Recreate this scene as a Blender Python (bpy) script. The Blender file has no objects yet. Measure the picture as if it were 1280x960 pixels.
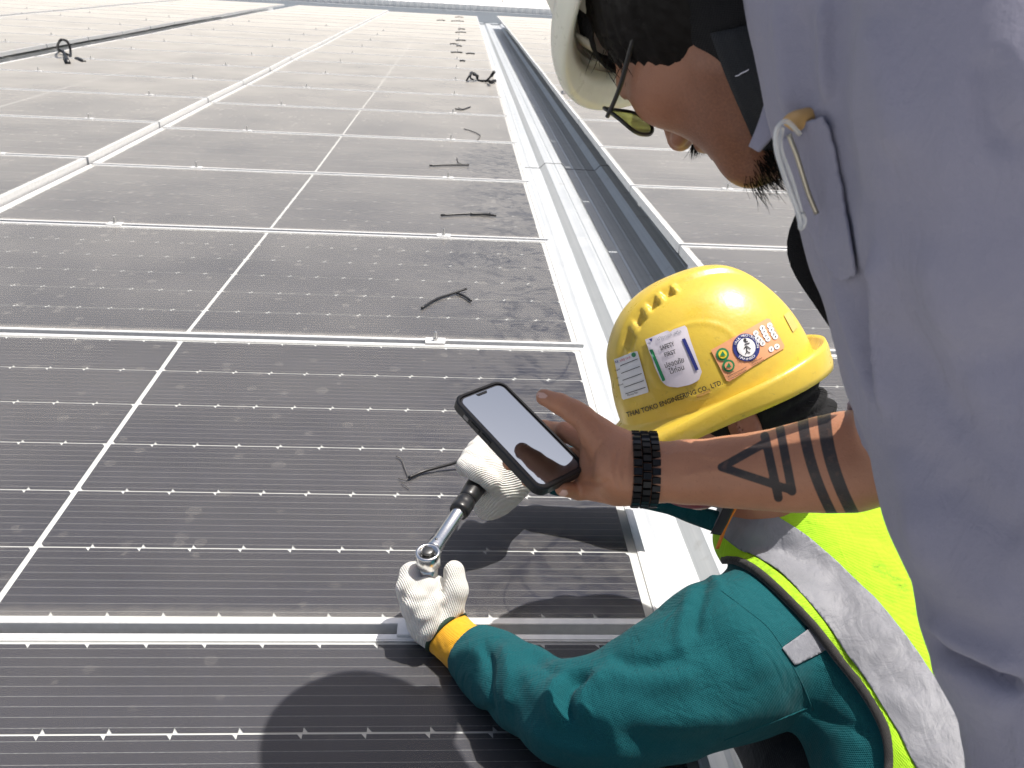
import bpy, bmesh, math, random
import numpy as np
from mathutils import Vector, Matrix
from mathutils.bvhtree import BVHTree

# ------------------------------------------------------------------ camera, world, sun, exposure
scene = bpy.context.scene
COL = scene.collection
FPX = 1040.0
YAW, PITCH, ROLL = 0.0776, -0.4567, 0.0576
CAM = np.array([-0.3306, -0.9455, 0.872])
cF = np.array([math.sin(YAW)*math.cos(PITCH), math.cos(YAW)*math.cos(PITCH), math.sin(PITCH)])
_r = np.cross(cF, [0, 0, 1]); _r /= np.linalg.norm(_r); _u = np.cross(_r, cF)
cR = math.cos(ROLL)*_r + math.sin(ROLL)*_u
cU = -math.sin(ROLL)*_r + math.cos(ROLL)*_u

cam_data = bpy.data.cameras.new('camera')
cam = bpy.data.objects.new('camera', cam_data)
COL.objects.link(cam)
cam.matrix_world = Matrix(((cR[0], cU[0], -cF[0], CAM[0]), (cR[1], cU[1], -cF[1], CAM[1]),
                           (cR[2], cU[2], -cF[2], CAM[2]), (0, 0, 0, 1)))
cam_data.sensor_fit = 'HORIZONTAL'; cam_data.sensor_width = 36.0
cam_data.lens = 36.0*FPX/1280.0
cam_data.clip_start = 0.02; cam_data.clip_end = 3000
cam_data.dof.use_dof = True; cam_data.dof.focus_distance = 1.25; cam_data.dof.aperture_fstop = 14.0
scene.camera = cam
scene.render.resolution_x = 1024; scene.render.resolution_y = 768

SUN = np.array([0.30, 0.11, 0.95]); SUN /= np.linalg.norm(SUN)
sun_elev = math.asin(SUN[2]); sun_az = math.atan2(SUN[0], SUN[1])
world = bpy.data.worlds.new('World'); scene.world = world; world.use_nodes = True
wn = world.node_tree.nodes; wl = world.node_tree.links
sky = wn.new('ShaderNodeTexSky'); sky.sky_type = 'NISHITA'; sky.sun_disc = False
sky.sun_elevation = sun_elev; sky.sun_rotation = sun_az
sky.air_density = 1.0; sky.dust_density = 6.0; sky.ozone_density = 1.0
wl.new(sky.outputs[0], wn['Background'].inputs[0])
wn['Background'].inputs[1].default_value = 0.105
sl = bpy.data.lights.new('sun', 'SUN'); sl.energy = 5.0; sl.angle = math.radians(0.53); sl.color = (1.0, 0.955, 0.89)
so = bpy.data.objects.new('sun', sl); COL.objects.link(so)
so.rotation_euler = Vector(-SUN).to_track_quat('-Z', 'Y').to_euler()
so.location = (3, 1, 6)
scene.view_settings.view_transform = 'Standard'; scene.view_settings.look = 'None'
scene.view_settings.gamma = 1.0; scene.view_settings.exposure = 0.3
scene.render.engine = 'CYCLES'
scene.cycles.transparent_max_bounces = 12
scene.cycles.max_bounces = 6; scene.cycles.glossy_bounces = 3; scene.cycles.diffuse_bounces = 3

rng = np.random.default_rng(7)
random.seed(7)

# ------------------------------------------------------------------ helpers
def P(px, py, d):
    """point seen at pixel (1280x960 photo) at a depth of d metres along the optical axis"""
    return CAM + d*(cF + (px-640)/FPX*cR - (py-480)/FPX*cU)
def on_z(px, py, z=0.0):
    v = cF + (px-640)/FPX*cR - (py-480)/FPX*cU
    return CAM + (z-CAM[2])/v[2]*v
def px_of(V):
    d = np.asarray(V, float)-CAM; z = d@cF
    return np.stack([640+FPX*(d@cR)/z, 480-FPX*(d@cU)/z], -1), z

def tag(o, label=None, cat=None, group=None, kind=None):
    if label: o['label'] = label
    if cat: o['category'] = cat
    if group: o['group'] = group
    if kind: o['kind'] = kind
    return o
def link(o, parent=None):
    COL.objects.link(o)
    if parent is not None: o.parent = parent
    return o
def empty(name, loc=(0, 0, 0), rot=None):
    o = bpy.data.objects.new(name, None); COL.objects.link(o); o.location = loc
    o.empty_display_size = 0.05
    if rot is not None: o.rotation_euler = rot
    return o
def mesh_of(name, V, Fc, mat=None, smooth=False):
    me = bpy.data.meshes.new(name)
    me.from_pydata([tuple(map(float, v)) for v in V], [], [tuple(map(int, f)) for f in Fc])
    if mat is not None: me.materials.append(mat)
    if smooth: me.polygons.foreach_set('use_smooth', [True]*len(me.polygons))
    me.update()
    return me
def mesh_np(name, V, Fc, mat=None, smooth=True):
    """fast: V (n,3), Fc (m,3 or 4)"""
    V = np.asarray(V, np.float32); Fc = np.asarray(Fc, np.int32); k = Fc.shape[1]
    me = bpy.data.meshes.new(name)
    me.vertices.add(len(V)); me.vertices.foreach_set('co', V.ravel())
    me.loops.add(Fc.size); me.loops.foreach_set('vertex_index', Fc.ravel())
    me.polygons.add(len(Fc)); me.polygons.foreach_set('loop_start', np.arange(0, Fc.size, k, dtype=np.int32))
    me.polygons.foreach_set('use_smooth', np.full(len(Fc), smooth))
    if mat is not None: me.materials.append(mat)
    me.update(calc_edges=True); me.validate()
    return me
def add_obj(name, me, parent=None):
    return link(bpy.data.objects.new(name, me), parent)
def attr(me, name, arr):
    a = me.attributes.new(name, 'FLOAT', 'POINT'); a.data.foreach_set('value', np.asarray(arr, np.float32))

class MB:
    def __init__(s): s.V = []; s.F = []
    def box(s, x0, x1, y0, y1, z0, z1):
        b = len(s.V)
        s.V += [(x0,y0,z0),(x1,y0,z0),(x1,y1,z0),(x0,y1,z0),(x0,y0,z1),(x1,y0,z1),(x1,y1,z1),(x0,y1,z1)]
        s.F += [tuple(b+i for i in f) for f in ((0,3,2,1),(4,5,6,7),(0,1,5,4),(1,2,6,5),(2,3,7,6),(3,0,4,7))]
        return s
    def poly(s, pts):
        b = len(s.V); s.V += list(pts); s.F.append(tuple(range(b, b+len(pts)))); return s
    def tube(s, pts, r, n=8, closed=False, caps=True):
        pts = [np.asarray(p, float) for p in pts]; m = len(pts)
        rr = r if hasattr(r, '__len__') else [r]*m
        b = len(s.V); nrm = None
        for i in range(m):
            if closed: t = pts[(i+1) % m]-pts[i-1]
            else: t = pts[min(i+1, m-1)]-pts[max(i-1, 0)]
            t = t/(np.linalg.norm(t)+1e-12)
            if nrm is None:
                a = np.array([0, 0, 1.]) if abs(t[2]) < .9 else np.array([1., 0, 0])
                nrm = np.cross(t, a)
            nrm = nrm-t*(nrm@t); nrm /= np.linalg.norm(nrm)+1e-12
            bn = np.cross(t, nrm)
            for k in range(n):
                a = 2*math.pi*k/n
                s.V.append(tuple(pts[i]+rr[i]*(math.cos(a)*nrm+math.sin(a)*bn)))
        for i in range(m if closed else m-1):
            j = (i+1) % m
            for k in range(n):
                k2 = (k+1) % n
                s.F.append((b+i*n+k, b+i*n+k2, b+j*n+k2, b+j*n+k))
        if caps and not closed:
            s.F.append(tuple(b+k for k in range(n))[::-1]); s.F.append(tuple(b+(m-1)*n+k for k in range(n)))
        return s
    def lathe(s, prof, M=None, n=24):
        """prof [(r,z)], along local z, M a 4x4 placing it"""
        b = len(s.V); M = Matrix() if M is None else M
        for (r, z) in prof:
            for k in range(n):
                a = 2*math.pi*k/n
                s.V.append(tuple(M @ Vector((r*math.cos(a), r*math.sin(a), z))))
        for i in range(len(prof)-1):
            for k in range(n):
                k2 = (k+1) % n
                s.F.append((b+i*n+k, b+i*n+k2, b+(i+1)*n+k2, b+(i+1)*n+k))
        s.F.append(tuple(b+k for k in range(n))[::-1]); s.F.append(tuple(b+(len(prof)-1)*n+k for k in range(n)))
        return s
    def mesh(s, name, mat=None, smooth=False): return mesh_of(name, s.V, s.F, mat, smooth)
    def build(s, name, mat=None, parent=None, smooth=False): return add_obj(name, s.mesh(name, mat, smooth), parent)

def bez(pts, n=24):
    """Catmull-Rom through points"""
    pts = [np.asarray(p, float) for p in pts]
    q = [2*pts[0]-pts[1]]+pts+[2*pts[-1]-pts[-2]]; out = []
    for i in range(1, len(q)-2):
        for k in range(n):
            t = k/n
            out.append(.5*((2*q[i])+(q[i+1]-q[i-1])*t+(2*q[i-1]-5*q[i]+4*q[i+1]-q[i+2])*t*t+(3*q[i]-q[i-1]-3*q[i+1]+q[i+2])*t**3))
    out.append(pts[-1]); return out

# materials ---------------------------------------------------------
class NT:
    def __init__(s, name):
        s.m = bpy.data.materials.new(name); s.m.use_nodes = True
        s.t = s.m.node_tree; s.n = s.t.nodes; s.l = s.t.links
        s.bsdf = s.n['Principled BSDF']; s.out = s.n['Material Output']
    def node(s, typ, **kw):
        n = s.n.new('ShaderNode'+typ)
        for k, v in kw.items():
            if k.startswith('i_'):
                key = k[2:].replace('_', ' ')
                n.inputs[int(key) if key.isdigit() else key].default_value = v
            else: setattr(n, k, v)
        return n
    def link(s, a, b): s.l.new(a, b); return s
    def math(s, op, a, b=None, c=None, clamp=False):
        n = s.n.new('ShaderNodeMath'); n.operation = op; n.use_clamp = clamp
        for i, x in enumerate((a, b, c)):
            if x is None: continue
            if isinstance(x, (int, float)): n.inputs[i].default_value = x
            else: s.l.new(x, n.inputs[i])
        return n.outputs[0]
    def mix(s, f, a, b, blend='MIX'):
        n = s.n.new('ShaderNodeMix'); n.data_type = 'RGBA'; n.blend_type = blend
        for i, x in ((0, f), (6, a), (7, b)):
            if isinstance(x, (int, float)): n.inputs[i].default_value = x
            elif isinstance(x, tuple): n.inputs[i].default_value = x if len(x) == 4 else (*x, 1)
            else: s.l.new(x, n.inputs[i])
        return n.outputs[2]
    def noise(s, scale, detail=3, vec=None, rough=.55, dist=0.):
        n = s.node('TexNoise'); n.inputs['Scale'].default_value = scale; n.inputs['Detail'].default_value = detail
        n.inputs['Roughness'].default_value = rough; n.inputs['Distortion'].default_value = dist
        if vec is not None: s.l.new(vec, n.inputs['Vector'])
        return n.outputs[0]
    def ramp(s, x, p0, p1, lo=0., hi=1.):
        n = s.node('MapRange', clamp=True); s.l.new(x, n.inputs[0])
        for i, v in ((1, p0), (2, p1), (3, lo), (4, hi)): n.inputs[i].default_value = v
        return n.outputs[0]
    def coord(s, which='Object'): return s.node('TexCoord').outputs[which]
    def mapped(s, vec, scale=(1, 1, 1), rot=(0, 0, 0), loc=(0, 0, 0)):
        n = s.node('Mapping'); s.l.new(vec, n.inputs[0])
        n.inputs['Scale'].default_value = scale; n.inputs['Rotation'].default_value = rot; n.inputs['Location'].default_value = loc
        return n.outputs[0]
    def bump(s, h, dist=.001, strength=1.):
        n = s.node('Bump'); n.inputs['Strength'].default_value = strength; n.inputs['Distance'].default_value = dist
        s.l.new(h, n.inputs['Height']); return n.outputs[0]
    def attr(s, name): return s.node('Attribute', attribute_name=name).outputs['Fac']
    def set(s, **kw):
        for k, v in kw.items():
            key = k.replace('_', ' ')
            i = s.bsdf.inputs[key]
            if isinstance(v, (int, float)): i.default_value = v
            elif isinstance(v, tuple): i.default_value = (*v, 1) if len(v) == 3 and i.type == 'RGBA' else v
            else: s.l.new(v, i)
        return s

def plain(name, col, rough=.5, metal=0., bump=0., bscale=200., var=.12, vscale=30., **kw):
    t = NT(name); c = t.coord()
    n = t.noise(vscale, 4, c)
    dark = tuple(x*(1-var) for x in col); lite = tuple(min(1, x*(1+var)) for x in col)
    t.set(Base_Color=t.mix(t.ramp(n, .3, .7), dark, lite), Roughness=rough, Metallic=metal, **kw)
    if bump: t.set(Normal=t.bump(t.noise(bscale, 2, c), bump))
    return t.m
M = {}
# ------------------------------------------------------------------ setting materials
def mat_cell():
    t = NT('solar cell'); uv = t.node('UVMap').outputs[0]
    sx = t.node('SeparateXYZ'); t.link(uv, sx.inputs[0]); u, v = sx.outputs[0], sx.outputs[1]
    k = t.math('FRACT', t.math('ADD', t.math('MULTIPLY', v, 9.0), .5))
    d = t.math('ABSOLUTE', t.math('SUBTRACT', k, .5))                 # 0 on a busbar ... wraps
    d = t.math('SUBTRACT', .5, d)
    d = t.math('ABSOLUTE', t.math('SUBTRACT', t.math('FRACT', t.math('MULTIPLY', v, 9.0)), .5))
    line = t.ramp(d, .012, .032, 1., 0.)
    oc = t.coord('Object')
    dots = t.ramp(t.noise(1.0, 2, t.mapped(oc, (190, 55, 1))), .46, .68, .42, .75)
    fac = t.math('MULTIPLY', line, dots)
    base = t.mix(t.ramp(t.noise(14, 3, oc), .3, .7), (.0075, .009, .021), (.012, .0135, .030))
    # fine fingers across the cell
    t.set(Base_Color=t.mix(fac, base, (.40, .40, .40)), Roughness=.45, Specular_IOR_Level=.12)
    return t.m
def mat_glass(name, wiped=False, far=False):
    """dusty module glass: clear glass, thin dust film, water spots"""
    t = NT(name); oc = t.coord('Object'); t.n.remove(t.bsdf)
    rnd = t.node('ObjectInfo').outputs['Random']
    cmb = t.node('CombineXYZ'); t.link(t.math('MULTIPLY', rnd, 3.7), cmb.inputs[0]); t.link(t.math('MULTIPLY', rnd, 5.3), cmb.inputs[1])
    va = t.node('VectorMath', operation='ADD'); t.link(oc, va.inputs[0]); t.link(cmb.outputs[0], va.inputs[1]); vec = va.outputs[0]
    broad = t.ramp(t.noise(2.2, 3, vec), .3, .75, .78, 1.2)
    fine = t.ramp(t.noise(160, 4, vec), .35, .7, .97, 1.03)
    if far: return finish_glass(t, t.math('MULTIPLY', broad, DUST))
    vor = t.node('TexVoronoi', feature='F1'); t.link(vec, vor.inputs['Vector']); vor.inputs['Scale'].default_value = 26
    vd = t.math('ADD', vor.outputs['Distance'], t.math('MULTIPLY', t.noise(120, 2, vec), .16))
    sep = t.node('SeparateColor'); t.link(vor.outputs['Color'], sep.inputs[0])
    big = t.math('MULTIPLY', t.ramp(sep.outputs[0], .55, 1.0), .34)
    e = t.math('SUBTRACT', vd, t.math('ADD', big, .08))
    ring = t.math('MULTIPLY', t.ramp(t.math('ABSOLUTE', e), .0, .045, 1., 0.), t.ramp(sep.outputs[1], .35, .6))
    ring = t.math('MULTIPLY', ring, t.ramp(sep.outputs[0], .55, .62))
    inner = t.math('MULTIPLY', t.ramp(e, -.02, 0., .45, 0.), t.ramp(sep.outputs[0], .55, .62))
    vor2 = t.node('TexVoronoi', feature='F1'); t.link(vec, vor2.inputs['Vector']); vor2.inputs['Scale'].default_value = 150
    sep2 = t.node('SeparateColor'); t.link(vor2.outputs['Color'], sep2.inputs[0])
    specks = t.math('MULTIPLY', t.ramp(vor2.outputs['Distance'], .12, .2, 1., 0.), t.ramp(sep2.outputs[2], .9, .97))
    dust = t.math('MULTIPLY', t.math('MULTIPLY', broad, fine), DUST)
    spot = t.math('ADD', t.math('MULTIPLY', t.math('MAXIMUM', ring, inner), .055), t.math('MULTIPLY', specks, .12))
    dust = t.math('ADD', dust, spot)
    sx = t.node('SeparateXYZ'); t.link(oc, sx.inputs[0])
    # dirt gathered along the lower frame edge
    low = t.ramp(t.math('ADD', sx.outputs[1], t.math('MULTIPLY', t.noise(40, 3, vec), .02)), .016, .05, .16, 0.)
    dust = t.math('ADD', dust, low)
    if wiped:
        w = t.noise(6.5, 3, vec, dist=2.6); w2 = t.noise(17, 3, t.mapped(vec, (1, 1.6, 1), (0, 0, .5)), dist=1.4)
        m = t.math('MULTIPLY', t.ramp(w, .46, .56), t.ramp(w2, .36, .58))
        edge = t.ramp(t.math('ADD', sx.outputs[0], t.math('MULTIPLY', t.noise(3, 3, vec), .5)), .78, 1.08)
        m = t.math('MULTIPLY', m, edge)
        thin = t.math('MULTIPLY', t.ramp(t.math('ABSOLUTE', t.math('SUBTRACT', t.noise(3.3, 1.5, vec, dist=1.2), .5)), 0., .008, 1., 0.), edge)
        dust = t.math('MULTIPLY', dust, t.math('SUBTRACT', 1.0, t.math('MULTIPLY', m, .55)))
        dust = t.math('MULTIPLY', dust, t.math('SUBTRACT', 1.0, t.math('MULTIPLY', thin, .6)))
    return finish_glass(t, dust)
def finish_glass(t, dust):
    # a thin dust film hides more of the glass the more slanting the line of sight through it
    lw = t.node('LayerWeight'); lw.inputs['Blend'].default_value = .5
    cosv = t.math('MAXIMUM', t.math('SUBTRACT', 1.0, lw.outputs['Facing']), .02)
    dust = t.math('SUBTRACT', 1.0, t.math('POWER', t.math('SUBTRACT', 1.0, dust), t.math('DIVIDE', 1.0, cosv)))
    dif = t.node('BsdfDiffuse'); dif.inputs['Color'].default_value = (.49, .467, .425, 1)
    tr = t.node('BsdfTransparent'); tr.inputs['Color'].default_value = (.93, .95, .96, 1)
    gl = t.node('BsdfAnisotropic'); gl.inputs['Color'].default_value = (.92, .91, .89, 1); gl.inputs['Roughness'].default_value = GROUGH
    fr = t.node('Fresnel'); fr.inputs['IOR'].default_value = 1.42
    m1 = t.node('MixShader'); t.link(fr.outputs[0], m1.inputs[0]); t.link(tr.outputs[0], m1.inputs[1]); t.link(gl.outputs[0], m1.inputs[2])
    m2 = t.node('MixShader'); t.link(dust, m2.inputs[0]); t.link(m1.outputs[0], m2.inputs[1]); t.link(dif.outputs[0], m2.inputs[2])
    t.link(m2.outputs[0], t.out.inputs[0])
    return t.m
DUST, GROUGH = .066, .24
M['cell'] = mat_cell()
M['glass'] = mat_glass('dusty module glass'); M['glass_far'] = mat_glass('dusty module glass far', far=True); M['glass_wiped'] = mat_glass('dusty module glass with wipe marks', True)
M['backsheet'] = plain('white backsheet', (.62, .62, .61), .6, var=.04)
def mat_alu():
    t = NT('anodised aluminium frame'); oc = t.coord()
    st = t.noise(1.0, 3, t.mapped(oc, (3, 400, 400))); st2 = t.noise(60, 4, oc)
    t.set(Base_Color=t.mix(t.ramp(st2, .35, .75), (.70, .70, .69), (.80, .80, .79)), Metallic=.35,
          Roughness=t.ramp(st, .2, .8, .36, .5), Normal=t.bump(st, .0002))
    return t.m
M['alu'] = mat_alu()
def mat_roof():
    t = NT('coated steel roof sheet'); oc = t.coord()
    st = t.noise(1.0, 4, t.mapped(oc, (60, .35, 60))); sp = t.noise(9, 5, oc)
    col = t.mix(t.ramp(st, .3, .7), (.48, .51, .53), (.61, .63, .645))
    col = t.mix(t.ramp(sp, .62, .8), col, (.36, .36, .35))
    t.set(Base_Color=col, Metallic=.35, Roughness=t.ramp(sp, .3, .7, .32, .48), Normal=t.bump(st, .0006))
    return t.m
M['roof'] = mat_roof()
M['dark'] = plain('dark rubber', (.014, .014, .015), .55, var=.2)
M['steel'] = plain('zinc bolt', (.55, .55, .54), .35, .9, var=.15)
M['white_sheet'] = plain('white roof sheet', (.78, .78, .76), .5, .1)
M['ground'] = plain('pale yard', (.5, .49, .46), .9)

# ------------------------------------------------------------------ roof
HR = -0.32                                  # roof pan level below the module tops
def roof_profile(x0, x1):
    """trapezoidal ribs 30 mm high at a pitch of .385 m"""
    pts = []; p = .385; k0 = math.floor((x0-.225)/p)
    for k in range(k0, k0+int((x1-x0)/p)+2):
        b = .225+k*p
        pts += [(b-.155, 0), (b-.145, .003), (b-.135, 0), (b-.075, 0), (b-.065, .003), (b-.055, 0), (b, 0), (b+.035, .036), (b+.086, .036), (b+.090, .0325), (b+.096, .0325), (b+.100, .036), (b+.147, .036), (b+.183, 0)]
    pts = sorted(pts); return [q for q in pts if x0 <= q[0] <= x1]
def roof_sheet(x0, x1, ys, lift):
    pr = roof_profile(x0, x1); mb = MB(); n = len(pr)
    for j, y in enumerate(ys):
        for (x, z) in pr: mb.V.append((x, y, z+lift))
    for j in range(len(ys)-1):
        for i in range(n-1):
            a = j*n+i; mb.F.append((a, a+1, a+n+1, a+n))
    return mb
YL = 4.84                                    # lap of two roof sheets
roof = empty('roof', (0, 0, HR)); tag(roof, kind='structure')
for (ya, yb, lift) in ((-4.0, YL, .004), (YL-.12, 23.5, 0.)):
    o = roof_sheet(-16.5, 9.0, np.linspace(ya, yb, 12), lift).build('roof_sheet', M['roof'], roof)
# dark sealant line under the edge of the lap
mb = MB(); pr = [q for q in roof_profile(-.2, 1.3)]
mb.tube([(x, YL+.002, z+.0025) for x, z in pr], .0045, 6); mb.build('lap_sealant', M['dark'], roof)
g = MB().poly([(-2000, -2000, -9), (2000, -2000, -9), (2000, 2000, -9), (-2000, 2000, -9)]).build('ground', M['ground']); tag(g, kind='structure')

# ------------------------------------------------------------------ solar modules
PITCHY = 0.9945; PW = PITCHY-.021; PL = 2.0; FH = .035; FW = .0115
def z_joint(k):
    return {0: 0.0, 1: .0295, 2: .0135, 3: .002}.get(k, 0.003*math.sin(k*1.7)-.0009*max(0, k-12)**1.6)
def frame_mesh():
    mb = MB(); a = PL/2
    # rails with a slightly raised outer lip: top flange, web, lower flange
    def rail_y(y0, y1):
        mb.box(-a, a, y0, y1, -FH, 0)
    s = .0025
    for (y0, y1) in ((0, FW), (PW-FW, PW)): mb.box(-a, a, y0, y1, -FH, 0)
    for (x0, x1) in ((-a, -a+FW), (a-FW, a)): mb.box(x0, x1, FW, PW-FW, -FH, 0)
    # inner bead
    b = .0018
    for (y0, y1) in ((FW, FW+b), (PW-FW-b, PW-FW)): mb.box(-a+FW, a-FW, y0, y1, -.006, -.0012)
    for (x0, x1) in ((-a+FW, -a+FW+b), (a-FW-b, a-FW)): mb.box(x0, x1, FW+b, PW-FW-b, -.006, -.0012)
    me = mb.mesh('frame', M['alu'])
    bm = bmesh.new(); bm.from_mesh(me)
    es = [e for e in bm.edges if all(abs(v.co.z) < 1e-6 for v in e.verts)]
    bmesh.ops.bevel(bm, geom=es, offset=.0009, segments=2, affect='EDGES', clamp_overlap=True)
    bm.to_mesh(me); bm.free(); return me
CXP = (PL-2*FW-.0096-.034)/24; CYP = (PW-2*FW-.010)/6
def cell_poly():
    hx, hy, c = CXP/2, CYP/2-.0016, .0075
    return [(-hx, -hy+c), (-hx+c*.85, -hy), (hx, -hy), (hx, hy-c), (hx-c*.85, hy), (-hx, hy)], hx, hy
def cell_mesh(centres, name):
    poly, hx, hy = cell_poly(); V = []; Fc = []; UV = []
    for (cx, cy) in centres:
        b = len(V); V += [(cx+x, cy+y, 0) for x, y in poly]; Fc.append(tuple(range(b, b+6))); UV += [(x/(2*hx)+.5, y/(2*hy)+.5) for x, y in poly]
    me = mesh_of(name, V, Fc, M['cell']); uv = me.uv_layers.new(name='UVMap')
    uv.data.foreach_set('uv', np.array([UV[l.vertex_index] for l in me.loops], np.float32).ravel()); return me
def cell_centres():
    out = []
    for h in (-1, 1):
        for i in range(12):
            for j in range(6):
                out.append((h*(.0048+CXP*(i+.5)), FW+.005+CYP*(j+.5)))
    return out
CC = cell_centres()
me_frame = frame_mesh(); me_cell1 = cell_mesh([(0, 0)], 'solar_cell'); me_cells = cell_mesh(CC, 'solar_cells')
def sheet(name, z, mat):
    a = PL/2-FW*.6; return MB().poly([(-a, FW*.6, z), (a, FW*.6, z), (a, PW-FW*.6, z), (-a, PW-FW*.6, z)]).mesh(name, mat)
me_back = MB().box(-PL/2+FW*.6, PL/2-FW*.6, FW*.6, PW-FW*.6, -.0085, -.0045).mesh('backsheet', M['backsheet'])
me_glass = sheet('glass_pane', -.0022, M['glass']); me_glassw = sheet('glass_pane', -.0022, M['glass_wiped']); me_glassf = sheet('glass_pane', -.0022, M['glass_far'])
def z_col(c): return {'A': 0., 'B': .028, 'C': .035, 'D': .05, 'E': 0.0, 'F': .01}.get(c, .05)
XC = {'A': -1.0, 'B': -3.012, 'C': -5.34, 'D': -7.39, 'H': -9.6, 'I': -11.63, 'J': -13.8, 'E': 1.485, 'F': 3.515}
ORD = ['first', 'second', 'third', 'fourth', 'fifth', 'sixth', 'seventh', 'eighth', 'ninth', 'tenth']
def panel(col, k):
    z0, z1 = z_joint(k)+z_col(col), z_joint(k+1)+z_col(col)
    y0 = k*PITCHY+.0105; dy = PITCHY
    o = empty('solar_panel', (XC[col]+rng.normal(0, .0008), y0, z0), (math.atan2(z1-z0, dy), 0, 0))
    near = col == 'A' and k <= 2
    add_obj('frame', me_frame, o); add_obj('backsheet', me_back, o)
    wiped = col == 'A' and k in (0, 1, 2, 3)
    add_obj('glass_pane', me_glassw if wiped else me_glass if k < 5 else me_glassf, o)
    if near:
        for (cx, cy) in CC:
            c = add_obj('solar_cell', me_cell1, o); c.location = (cx, cy, -.0036)
    else:
        c = add_obj('solar_cells', me_cells, o); c.location = (0, 0, -.0036); tag(c, kind='stuff')
    return o
ONES = ['first', 'second', 'third', 'fourth', 'fifth', 'sixth', 'seventh', 'eighth', 'ninth', 'tenth', 'eleventh', 'twelfth', 'thirteenth', 'fourteenth', 'fifteenth', 'sixteenth', 'seventeenth', 'eighteenth', 'nineteenth', 'twentieth', 'twenty-first', 'twenty-second']
def nth(i): return ONES[i]
LAB = {'A': 'dusty panel along the bare roof strip, %s beyond the open joint under the wrench',
       'B': 'dusty panel in the raised column before the dark gap, %s row beyond the open joint',
       'C': 'pale panel just past the dark gap with the cable loop, %s from the ridge',
       'D': 'pale panel in the second column past the dark gap, %s from the ridge',
       'E': 'dusty panel just across the bare metal strip, %s row beyond the open joint',
       'F': 'dusty panel in the second column across the bare strip, %s from the ridge',
       'H': 'hazy panel in the third column past the dark gap, %s from the ridge',
       'I': 'hazy panel in the fourth column past the dark gap, %s from the ridge',
       'J': 'hazy panel in the fifth column past the dark gap, %s from the ridge'}
GRP = {'A': 'panels along the bare strip', 'B': 'panels of the raised column', 'C': 'panels past the dark gap', 'D': 'panels of the second column past the gap', 'E': 'panels across the bare strip', 'F': 'panels of the second column across the strip', 'H': 'panels of the outer columns'}
PHR = {-1: 'near dark solar panel in front of the open frame joint, lying under the teal elbow',
       0: 'dark solar panel under the torque wrench and gloved hands',
       1: 'solar panel with a forked black tie and swirling wipe marks beyond the wrench',
       2: 'solar panel with a doubled black cable tie lying flat on it',
       3: 'solar panel with a straight black cable tie and short offcut'}
for col, k0, k1 in (('A', -1, 20), ('B', 1, 20), ('C', 5, 20), ('D', 8, 20), ('H', 11, 20), ('I', 14, 20), ('J', 17, 20), ('E', -2, 21), ('F', 5, 21)):
    for k in range(k0, k1):
        o = panel(col, k)
        if col == 'A' and k in PHR: tag(o, PHR[k], 'solar panel')
        elif col == 'E' and k < 0: tag(o, ('dusty panel across the bare strip under the kneeling person', 'end panel across the bare strip behind the kneeling person')[-1-k], 'solar panel')
        elif col in 'ABE': tag(o, LAB[col] % nth(k), 'solar panel', GRP[col])
        else: tag(o, LAB.get(col, LAB['H']) % nth(k1-1-k), 'solar panel', GRP.get(col, GRP['H']))

# rails that carry the modules
for col in XC:
    k0 = {'A': -1, 'B': 1, 'C': 5, 'D': 8, 'H': 11, 'I': 14, 'J': 17, 'E': -2, 'F': 5}[col]
    for dx in (-.53, .62):
        x = XC[col]+dx
        o = MB().box(x-.02, x+.02, k0*PITCHY, 20.5*PITCHY, HR+.0415, -FH-.004-.06).build('mounting_rail', M['alu'])
        tag(o, 'long aluminium mounting rail hidden under the solar panels', 'rail', 'rails under the panels')
        o['kind'] = 'structure'

for k in range(-2, 21):  # unseen bars added under the joints to stop sun strips on the roof
    o = MB().box(.535, 2.4, k*PITCHY-.022, k*PITCHY+.022, -.094, -FH-.008).build('cross_rail', M['alu']); tag(o, kind='structure')

# clamps ------------------------------------------------------------
def clamp_meshes():
    pl = MB(); pl.box(-.025, .025, -.017, .017, 0, .004); pl.box(-.025, .025, -.0085, -.0055, -.03, 0); pl.box(-.025, .025, .0055, .0085, -.03, 0)
    bo = MB().lathe([(.0068, 0), (.0068, .006)], Matrix.Translation((0, 0, .004)), 6)
    st = MB().lathe([(.004, 0), (.004, .02), (.0025, .022)], Matrix.Translation((0, 0, .006)), 10)
    return pl.mesh('plate', M['alu']), bo.mesh('nut', M['steel']), st.mesh('bolt', M['steel'])
cm = clamp_meshes()
for col in ('A', 'B', 'C', 'D', 'E', 'F'):
    k0, k1 = {'A': (0, 20), 'B': (2, 20), 'C': (6, 18), 'D': (9, 18), 'E': (1, 20), 'F': (7, 18)}[col]
    for dx in (-.53, .62):
        for k in range(k0, k1):
            o = empty('mid_clamp', (XC[col]+dx, k*PITCHY, z_joint(k)+z_col(col)+.0006))
            add_obj('plate', cm[0], o)
            if k < 14: add_obj('nut', cm[1], o); add_obj('bolt', cm[2], o)
            side = 'nearer' if (dx > 0) == (col in 'ABCD') else 'farther'
            if col == 'A' and k == 0 and dx > 0: tag(o, 'silver clamp under the torque wrench socket at the open joint', 'clamp')
            else: tag(o, {'A': 'small clamp, %s joint past the wrench, column along the strip, line %s it',
                          'B': 'small clamp, %s joint past the wrench, raised column, line %s the strip',
                          'C': 'small clamp, %s joint past the wrench, beyond the dark gap, line %s it',
                          'D': 'small clamp, %s joint past the wrench, second column beyond gap, line %s it',
                          'E': 'small clamp, %s joint past the wrench, across the bare strip, line %s it',
                          'F': 'small clamp, %s joint past the wrench, second column across strip, line %s it'}[col] % (nth(k-1) if k else 'open', side), 'clamp', 'clamps on the panel joints')

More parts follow.
